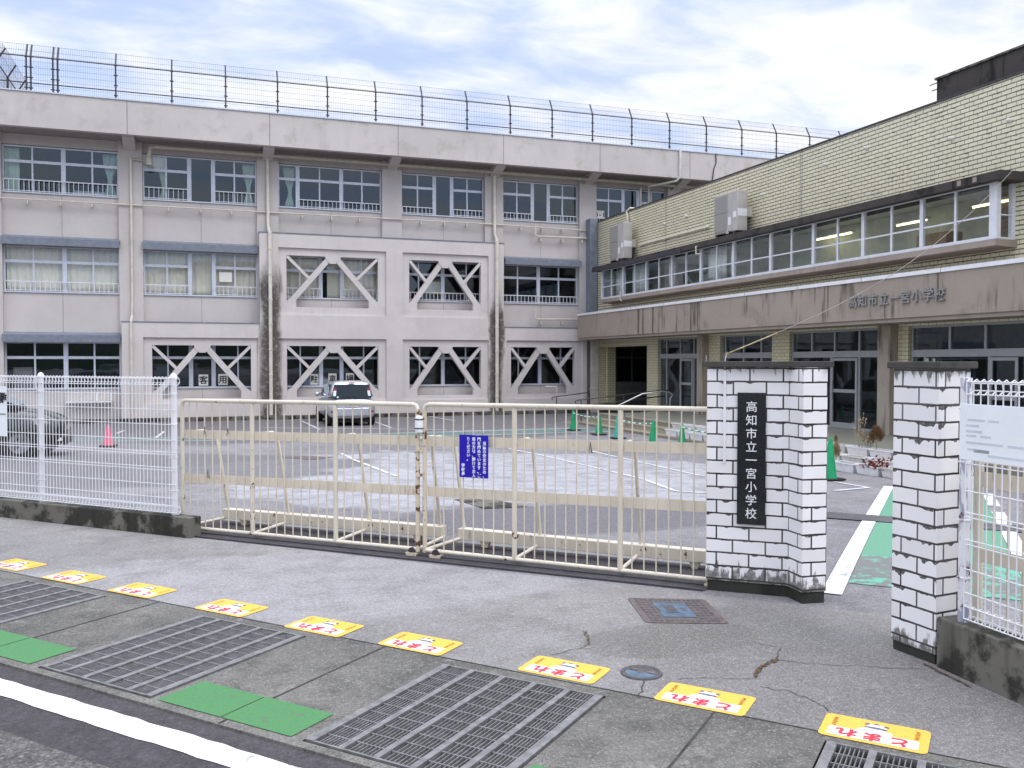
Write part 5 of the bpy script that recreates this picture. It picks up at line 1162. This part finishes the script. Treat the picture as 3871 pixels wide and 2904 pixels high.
mb = MB(); mb.prism(grow([(3.63, 5.803), (4.25, 5.19), (4.31, 5.52), (3.79, 5.996)], .022), 1.709, 1.752); mb.build('cap', M_cap, pl1, bevel=.006)
P2 = [(3.955, 4.240), (3.972, 3.915), (4.24, 3.945), (4.225, 4.26)]
pl2 = thing('gate_pillar', 'narrower white tiled gate pillar beside the right mesh fence', 'gate pillar', (4.1, 4.08, 0))
mb = MB(); mb.prism(P2, .06, 1.708); mb.build('tiled_shaft', M_wtile2, pl2)
mb = MB(); mb.prism(grow(P2, -.008), -.06, .0595); mb.build('plinth', M_plinth, pl2)
mb = MB(); mb.prism(grow(P2, .03), 1.709, 1.75); mb.build('cap', M_cap, pl2, bevel=.006)
mb = MB()
for x in (4.02, 4.07): mb.cyl((x, 4.05, 1.749), (x, 4.05, 1.768), .008, 8)
mb.build('bolt', M_steel, pl2)
# plaque
d1 = Vector((P1[1][0] - P1[0][0], P1[1][1] - P1[0][1], 0)); l1 = d1.length; d1.normalize(); n1 = Vector((d1.y, -d1.x, 0))
s0 = at(2789, 1700, 'z', .9); 
def onface(px, py):
    p0 = Vector((*P1[0], 0)); r = FW + RT * ((px - PW / 2) / FOC) - UP * ((py - PH / 2) / FOC); k = (p0 - EYEV).dot(n1) / r.dot(n1); return EYEV + r * k
a, b = onface(2789, 1484), onface(2893, 1986); sa, sb = (a - Vector((*P1[0], 0))).dot(d1), (b - Vector((*P1[0], 0))).dot(d1)
o0 = Vector((*P1[0], 0)) + d1 * sa
mb = MB(); mb.obox(o0 + Vector((0, 0, b.z)), d1 * (sb - sa), n1 * .018, Vector((0, 0, a.z - b.z))); pq = tag(mb.build('name_plaque', M_granite, bevel=.002), 'tall black stone plaque with white vertical characters on the left pillar', 'plaque')
H_ = a.z - b.z; g = MB(); top = o0 + d1 * ((sb - sa) * .5) + n1 * .0185
glyphs(g, txt, .086, top + Vector((0, 0, a.z - .105)), d1, (0, 0, 1), .0006, .0004, vertical=True, pitch=(H_ - .19) / 8 / .086); g.build('lettering', M_letter, pq)
# white conduit down the pillar and the tie wire
c = onface(2741, 1400); sc = (c - Vector((*P1[0], 0))).dot(d1); o1 = Vector((*P1[0], 0)) + d1 * sc
mb = MB(); mb.obox(o1 + n1 * .001 - d1 * .009 + Vector((0, 0, .985)), d1 * .018, n1 * .014, Vector((0, 0, .70))); mb.build('conduit', M_white, pl1)
p_a = o1 + n1 * .01 + Vector((0, 0, 1.68)); p_b = Vector((3.75, 5.80, 1.76)); far = EYEV + (FW + RT * ((3940 - PW / 2) / FOC) - UP * ((520 - PH / 2) / FOC)).normalized() * 13.0
hk = at(2748, 1338, 'y', 5.80); pts = [hk.lerp(far, k / 24) - Vector((0, 0, .34 * math.sin(math.pi * k / 24))) for k in range(25)]
mb = MB(); mb.tube([p_a, o1 + n1 * .03 + Vector((0, 0, 1.72)), o1 + Vector((0, 0, 1.77)), hk], .005, 6); mb.tube(pts, .0030, 6); w = tag(mb.build('guy_wire', M_joint, smooth=True), 'thin pale wire rising from the plaque pillar to the upper right', 'wire')
mb = MB(); mb.rev(hk, [(0, -.016), (.016, 0), (0, .016)], 8); 
mb.tube([pts[0], pts[1], pts[2], pts[2].lerp(pts[3], .5)], .006, 6); mb.build('turnbuckle', M_dry2, w, smooth=True)
mb = MB(); mb.cyl(Vector((3.70, 5.93, 1.74)), Vector((3.70, 5.93, 1.80)), .004, 6); mb.build('pin', M_steel, pl1)

# low walls
lw = thing('low_wall', 'low dark mossy concrete wall under the left mesh fence', 'wall', tuple(UV(7, -.05)))
mb = MB(); mb.obox(UV(5.18, -.055, -.06), GD * 12, GN * .15, Vector((0, 0, .262))); mb.build('wall', M_concdark, lw, bevel=.008)
RF0 = Vector((3.962, 3.90, 0)); RFd = Vector((-.06, -.998, 0)).normalized(); RFn = Vector((RFd.y, -RFd.x, 0))
RFn = -RFn if RFn.x < 0 else RFn      # points away from the street
rw = thing('low_wall', 'low dark concrete wall under the right mesh fence beside the pillar', 'wall', tuple(RF0))
mb = MB(); mb.obox(RF0 + Vector((0, 0, -.06)), RFd * 3, RFn * .17, Vector((0, 0, .35))); mb.build('wall', M_concdark, rw, bevel=.01)

def mesh_fence(label, org, d, n, posts, L, z0, z1, m, mp, r=.003, s0=.0, rp=.03, dome=True):
    """welded wire panel with folded top and bottom edges; d along, n to the street side"""
    t = thing('mesh_fence', label, 'fence', tuple(org)); org = Vector(org); up = Vector((0, 0, 1))
    for s in posts:
        p = org + d * s - n * 0; mb = MB(); mb.cyl(p + up * (z0 - .03), p + up * (z1 + .0), rp, 16); mb.rev(p + up * (z1), [(rp * 1.12, -.03), (rp * 1.12, .0), (rp * .8, .022), (0, .034)] if dome else [(rp * 1.04, -.03), (rp * 1.04, .004), (0, .006)], 16); po = mb.build('post', mp, t, smooth=50)
        for k in (.18, .42, .66, .88):
            mb = MB(); mb.rev(p + up * (z0 + (z1 - z0) * k - .012), [(rp, 0), (rp + .006, .003), (rp + .006, .009), (rp, .012)], 16)
            mb.obox(p + up * (z0 + (z1 - z0) * k - .006) + n * (rp - .002) - d * .006, d * .012, n * .022, up * .006); mb.build('clamp', mp, po)
    mb = MB(); sN = int(L / .05); off = n * (rp + .006); zt, zb = z1 - .015, z0 + .02
    for i in range(sN + 1):
        p = org + d * (s0 + i * .05) + off
        mb.cyl(p + up * zb, p + up * zt, r, 6, cap=False)
        mb.tube([p + up * zt, p + up * (zt + .012) - n * .02, p + up * (zt - .01) - n * .045, p + up * (zt - .05) - n * .05, p + up * (zt - .075) - n * .02, p + up * (zt - .07)], r, 5)
        mb.tube([p + up * zb, p + up * (zb - .012) - n * .02, p + up * (zb + .01) - n * .045, p + up * (zb + .05) - n * .05, p + up * (zb + .075) - n * .02, p + up * (zb + .07)], r, 5)
    def hw(z, o=0, rr=r): a = org + d * s0 + off - n * o + up * z; mb.cyl(a, a + d * L, rr, 6, cap=False)
    for z in (zt, zt - .07): hw(z, .0)
    hw(zt - .01, .045); hw(zt - .05, .05)
    for z in (zb, zb + .07): hw(z, .0)
    hw(zb + .01, .045); hw(zb + .05, .05)
    Hh = zt - zb
    for k in (.122, .235, .345, .46, .55, .57, .665, .685, .79, .89): hw(zt - Hh * k, .004)
    mb.build('wire_panel', m, t, smooth=50); return t
o_l = UV(5.30, .02); 
mesh_fence('white welded mesh fence on the left low wall, standing before the black car', UV(5.40, .03), GD, -GN, [.065, 2.03, 4.0, 5.97], 7.4, .205, 1.60, M_white, M_fpost, r=.0038, s0=.0)
mesh_fence('white welded mesh fence with a peeling post on the right low wall', RF0 + RFn * .075 + RFd * .09, RFd, -RFn, [.03, 2.03], 2.6, .30, 1.655, M_white, M_fold, r=.0038, s0=.07, dome=False)
# boards tied to the fences
def pf(u, z): return UV(u, -.045, z)
mb = MB(); mb.obox(UV(7.935, -.02, .91), GD * .8, GN * .004, Vector((0, 0, .56))); bl = tag(mb.build('sign_board', M_signwhite), 'pale board with bold black characters cut by the left edge', 'sign')
g = MB(); glyphs(g, '難', .125, UV(7.985, -.0225, 1.34), -GD, (0, 0, 1), .0004, .004); glyphs(g, '避', .125, UV(8.115, -.0225, 1.34), -GD, (0, 0, 1), .0004, .004); g.build('lettering', M_ink, bl)
mb = MB(); mb.obox(UV(7.95, -.0225, 1.15), GD * .12, GN * .001, Vector((0, 0, .018))); mb.build('printed_line', M_faintd, bl)
sp0 = RF0 + RFn * .075 - RFn * .045
def onrf(px, py):
    r = FW + RT * ((px - PW / 2) / FOC) - UP * ((py - PH / 2) / FOC); k = (sp0 - EYEV).dot(RFn) / r.dot(RFn); return EYEV + r * k
q = onrf(3628, 1525); sb0 = (q - sp0).dot(RFd); zt_ = q.z; zb_ = onrf(3628, 1735).z
mb = MB(); mb.obox(sp0 + RFd * sb0 + Vector((0, 0, zb_)), RFd * .62, RFn * .004, Vector((0, 0, zt_ - zb_))); bo = tag(mb.build('sign_board', M_signwhite, bevel=.004), 'white board with faded illegible print tied to the right mesh fence', 'sign')
mb = MB(); H_ = zt_ - zb_
for fr, a_, b_ in ((.30, .06, .18), (.30, .2, .27), (.40, .05, .14), (.50, .05, .16), (.58, .05, .12), (.58, .15, .22), (.70, .05, .30), (.70, .33, .5), (.82, .06, .13), (.90, .2, .5)):
    o = sp0 + RFd * (sb0 + a_) + Vector((0, 0, zt_ - H_ * fr)) - RFn * .0012; mb.obox(o, RFd * (b_ - a_), RFn * .001, Vector((0, 0, .012)))
mb.build('faded_print', M_faint, bo)
mb = MB(); o = sp0 + RFd * (sb0 + .105) + Vector((0, 0, zt_ - H_ * .845)) - RFn * .0012; mb.obox(o, RFd * .105, RFn * .001, Vector((0, 0, .016))); mb.build('printed_bar', M_faintd, bo)

# the pedestrian gate slid open behind the right fence
t = thing('sliding_gate', 'cream pedestrian gate leaf slid open behind the right mesh fence', 'gate', (4.29, 3.2, 0))
gx = 4.30; ya, yb = 3.93, 1.6
for z in (1.37, .11): mb = MB(); mb.cyl((gx, ya, z), (gx, yb, z), .029, 10); mb.build('rail', M_cream2, t, smooth=50)
for y in (ya, yb, 3.02): mb = MB(); mb.cyl((gx, y, .1), (gx, y, 1.36), .027, 10); mb.build('post', M_cream2, t, smooth=50)
n = 24
for i in range(1, n): mb = MB(); y = ya + (yb - ya) * i / n; mb.cyl((gx + .012, y, .11), (gx + .012, y, 1.36), .0085, 8); mb.build('bar', M_cream, t, smooth=50)
for z in (1.02, .58): mb = MB(); mb.box(gx - .02, gx - .014, yb, ya, z, z + .09); mb.build('band', M_cream, t)

# ================================================================== THINGS SET IN THE PAVEMENT
pos = ['cut by the left edge of the photo', 'second from the left edge', 'third from the left edge', 'fourth from the left edge', 'above the right end of the middle grating', 'fifth from the right end of the row', 'above the right end of the nearest grating', 'touching the round blue manhole cover side, second from the right end', 'last at the right end of the row']
pos = ['leftmost of the row, cut by the photo edge', 'second of the row from the left', 'third of the row from the left', 'fourth from the left, beside the second grating', 'just beyond the corner of the second grating', 'between the second and third gratings', 'just left of the small round manhole cover', 'just right of the small round manhole cover', 'rightmost of the row, by the last grating']
def rrect(r0, r1, q0_, q1_, rad, z, n=5):
    o = []
    for (cx, cy, a0) in ((r1 - rad, q1_ - rad, 0), (r0 + rad, q1_ - rad, 90), (r0 + rad, q0_ + rad, 180), (r1 - rad, q0_ + rad, 270)):
        for i in range(n + 1): a = R(a0 + 90 * i / n); o.append(RQ(cx + rad * math.cos(a), cy + rad * math.sin(a), z))
    return o
def flat(mb, loop): mb.add([tuple(p) for p in loop], [tuple(range(len(loop)))]); return mb
stk = None
for k, (px, py) in enumerate([(35, 1220), (160, 1247), (308, 1275), (500, 1313), (700, 1353), (908, 1390), (1218, 1446), (1522, 1509), (1888, 1583)]):
    c = at(px * 1.7508, py * 1.7508, 'z', 0); r_, q_ = c.dot(RD), c.dot(RN); lab = 'yellow stop sticker on the pavement, ' + pos[k]
    if stk is None:
        stk = thing('stop_sticker', lab, 'road sticker', tuple(RQ(r_, q_)), 0, 'yellow stop stickers along the gutter'); cr, cq = r_, q_
        flat(MB(), rrect(r_ - .235, r_ + .235, q_ - .14, q_ + .14, .03, .004)).build('backing', M_yellow, stk)
        flat(MB(), rrect(r_ - .20, r_ + .195, q_ - .115, q_ - .015, .012, .0055)).build('white_panel', M_stkwhite, stk)
        g = MB(); glyphs(g, 'とまれ', .098, RQ(r_ + .115, q_ - .066, .0066), -RD, -RN, .0002, .0042, pitch=1.18); g.build('lettering', M_stkred, stk)
        mb = MB()
        for (a, b, rx, ry, z) in ((-.005, .01, .058, .036, .0062), (.05, .0, .03, .022, .0062), (-.05, .0, .03, .022, .0062), (.005, .062, .046, .030, .0062)):
            flat(mb, [RQ(r_ + a + rx * math.cos(i * .524), q_ + b + ry * math.sin(i * .524), z + a * .004) for i in range(12)])
        mb.build('white_shape', M_stkwhite, stk)
        mb = MB()
        for (a, b, rx, ry) in ((.0, .045, .052, .012), (.045, .078, .012, .012), (-.04, .085, .012, .012), (0, .093, .016, .008)): flat(mb, [RQ(r_ + a + rx * math.cos(i * .524), q_ + b + ry * math.sin(i * .524), .0071) for i in range(12)])
        mb.build('grey_shape', M_mgrey, stk)
        mb = MB()
        for s in (-1, 1):
            for i in range(6):
                for j in range(2):
                    a, b = r_ + s * .178 + .008 * j * s, q_ + .0 + i * .018 + .004 * j; da = random.uniform(-.007, .007); p = [RQ(a - .007, b + da, .0064), RQ(a + .007, b - da, .0064), RQ(a + .007, b - da + .005, .0064), RQ(a - .007, b + da + .005, .0064)]; flat(mb, p)
        mb.build('small_marks', M_stkbrown, stk)
    else:
        dup(stk, tuple(RQ(r_, q_)), 0, lab)
# gratings
glab = ['galvanised drain grating at the far left end of the gutter', 'galvanised drain grating at the left edge below the leftmost stickers', 'galvanised drain grating between the two green painted patches', 'largest looking galvanised grating, nearest the photographer in the middle foreground', 'galvanised drain grating at the bottom right corner below the last sticker']
gp_ = None
def make_grate(r0, r1, label):
    t = thing('drain_grating', label, 'drain grating', tuple(RQ((r0 + r1) / 2, (GQ0 + GQ1) / 2)), 0, 'galvanised drain gratings')
    e = .012; a, b, c, d = r0 + e, r1 - e, GQ0 + e, GQ1 - e; zt = .008; H = .055
    def ob(ra, rb, qa, qb, z0_, z1_, mb): mb.obox(RQ(ra, qa, z0_), RD * (rb - ra), RN * (qb - qa), Vector((0, 0, z1_ - z0_)))
    f = MB(); ob(a, a + .045, c, d, -.02, zt, f); ob(b - .045, b, c, d, -.02, zt, f); ob(a + .0451, b - .0451, c, c + .012, -.04, zt - .002, f); ob(a + .0451, b - .0451, d - .012, d, -.04, zt - .002, f); f.build('frame', M_grate, t)
    for k in (1, 2, 3, 4):
        r = a + (b - a) * k / 5; m = MB(); ob(r - .017, r + .017, c + .0121, d - .0121, -.03, zt - .001, m); m.build('main_bar', M_grate, t)
    m = MB(); n = 11
    for i in range(1, n):
        q = c + (d - c) * i / n
        for k in range(5):
            ra = a + (b - a) * k / 5 + (.0455 if k == 0 else .0175); rb = a + (b - a) * (k + 1) / 5 - (.0455 if k == 4 else .0175); ob(ra, rb, q - .0035, q + .0035, -H, zt - .006, m)
    for k in range(5):
        ra = a + (b - a) * k / 5 + (.046 if k == 0 else .018); rb = a + (b - a) * (k + 1) / 5 - (.046 if k == 4 else .018)
        for j in range(1, 7):
            r = ra + (rb - ra) * j / 7
            for i in range(n):
                qa, qb = c + (d - c) * i / n + .0036, c + (d - c) * (i + 1) / n - .0036
                ob(r - .0022, r + .0022, max(qa, c + .0122), min(qb, d - .0122), -H, zt - .008, m)
    m.build('lattice', M_grate, t); return t
for i, (r0, r1) in enumerate(GR): make_grate(r0, r1, glab[i])
# manhole covers
t = thing('manhole_cover', 'large square cast iron cover with a blue painted centre before the plaque pillar', 'manhole cover', tuple(at(2560, 2310, 'z', 0)))
K = [at(x, y, 'z', 0) for x, y in ((2371, 2263), (2662, 2268), (2757, 2360), (2440, 2356))]
def bil(s, w, z): return K[0].lerp(K[1], s).lerp(K[3].lerp(K[2], s), w) + Vector((0, 0, z))
def brect(mb, s0_, s1_, w0, w1, z0_, z1_): mb.add([bil(s0_, w0, z0_), bil(s1_, w0, z0_), bil(s1_, w1, z0_), bil(s0_, w1, z0_), bil(s0_, w0, z1_), bil(s1_, w0, z1_), bil(s1_, w1, z1_), bil(s0_, w1, z1_)], [(0, 1, 2, 3), (4, 7, 6, 5), (0, 4, 5, 1), (1, 5, 6, 2), (2, 6, 7, 3), (3, 7, 4, 0)])
mb = MB(); cr_ = []
for (cx, cy, a0) in ((.93, .93, 0), (.07, .93, 90), (.07, .07, 180), (.93, .07, 270)):
    for i in range(5): a = R(a0 + 22.5 * i); cr_.append((cx + .07 * math.cos(a), cy + .07 * math.sin(a)))
n = len(cr_); mb.add([bil(s, w, .006) for s, w in cr_] + [bil(s, w, -.03) for s, w in cr_], [tuple(range(n))] + [(i, (i + 1) % n, (i + 1) % n + n, i + n) for i in range(n)]); mb.build('lid', M_ironbrown, t, fix=True)
mb = MB()
for i in range(14):
    for j in range(9):
        s, w = .10 + .8 * i / 13, .08 + .84 * j / 8
        if .25 < s < .70 and .20 < w < .82: continue
        brect(mb, s - .022, s + .016 + .006 * (j % 2), w - .032, w + .024, .0061, .0085)
mb.build('tread_studs', M_iron, t, fix=True)
mb = MB(); brect(mb, .27, .68, .22, .80, .0061, .010); mb.build('inner_lid', M_mblue, t, fix=True)
mb = MB(); brect(mb, .37, .50, .34, .64, .0101, .012); brect(mb, .57, .63, .45, .56, .0101, .0115); brect(mb, .27, .30, .45, .57, .0101, .0115); mb.build('emblem', M_iron, t, fix=True)
c = at(2425, 2545, 'z', 0); t = thing('manhole_cover', 'small round cast iron cover with a blue painted half between two stickers', 'manhole cover', tuple(c))
mb = MB(); mb.rev(c, [(0, .004), (.095, .004), (.098, .008), (.115, .008), (.118, 0)], 32); mb.build('lid', M_iron, t)
mb = MB(); vs = [c + RD * .09 * math.cos(R(a)) + RN * .09 * math.sin(R(a)) + Vector((0, 0, .0055)) for a in range(180, 361, 12)]; flat(mb, vs); mb.build('painted_half', M_mblue, t)
mb = MB()
for a, b_, rx, ry in ((0, .0, .030, .015), (-.055, .03, .022, .015), (.055, .02, .028, .014)): flat(mb, [c + RD * (a + rx * math.cos(i * .524)) + RN * (b_ + ry * math.sin(i * .524)) + Vector((0, 0, .0068)) for i in range(12)])
mb.build('emblem', M_ironbrown, t)
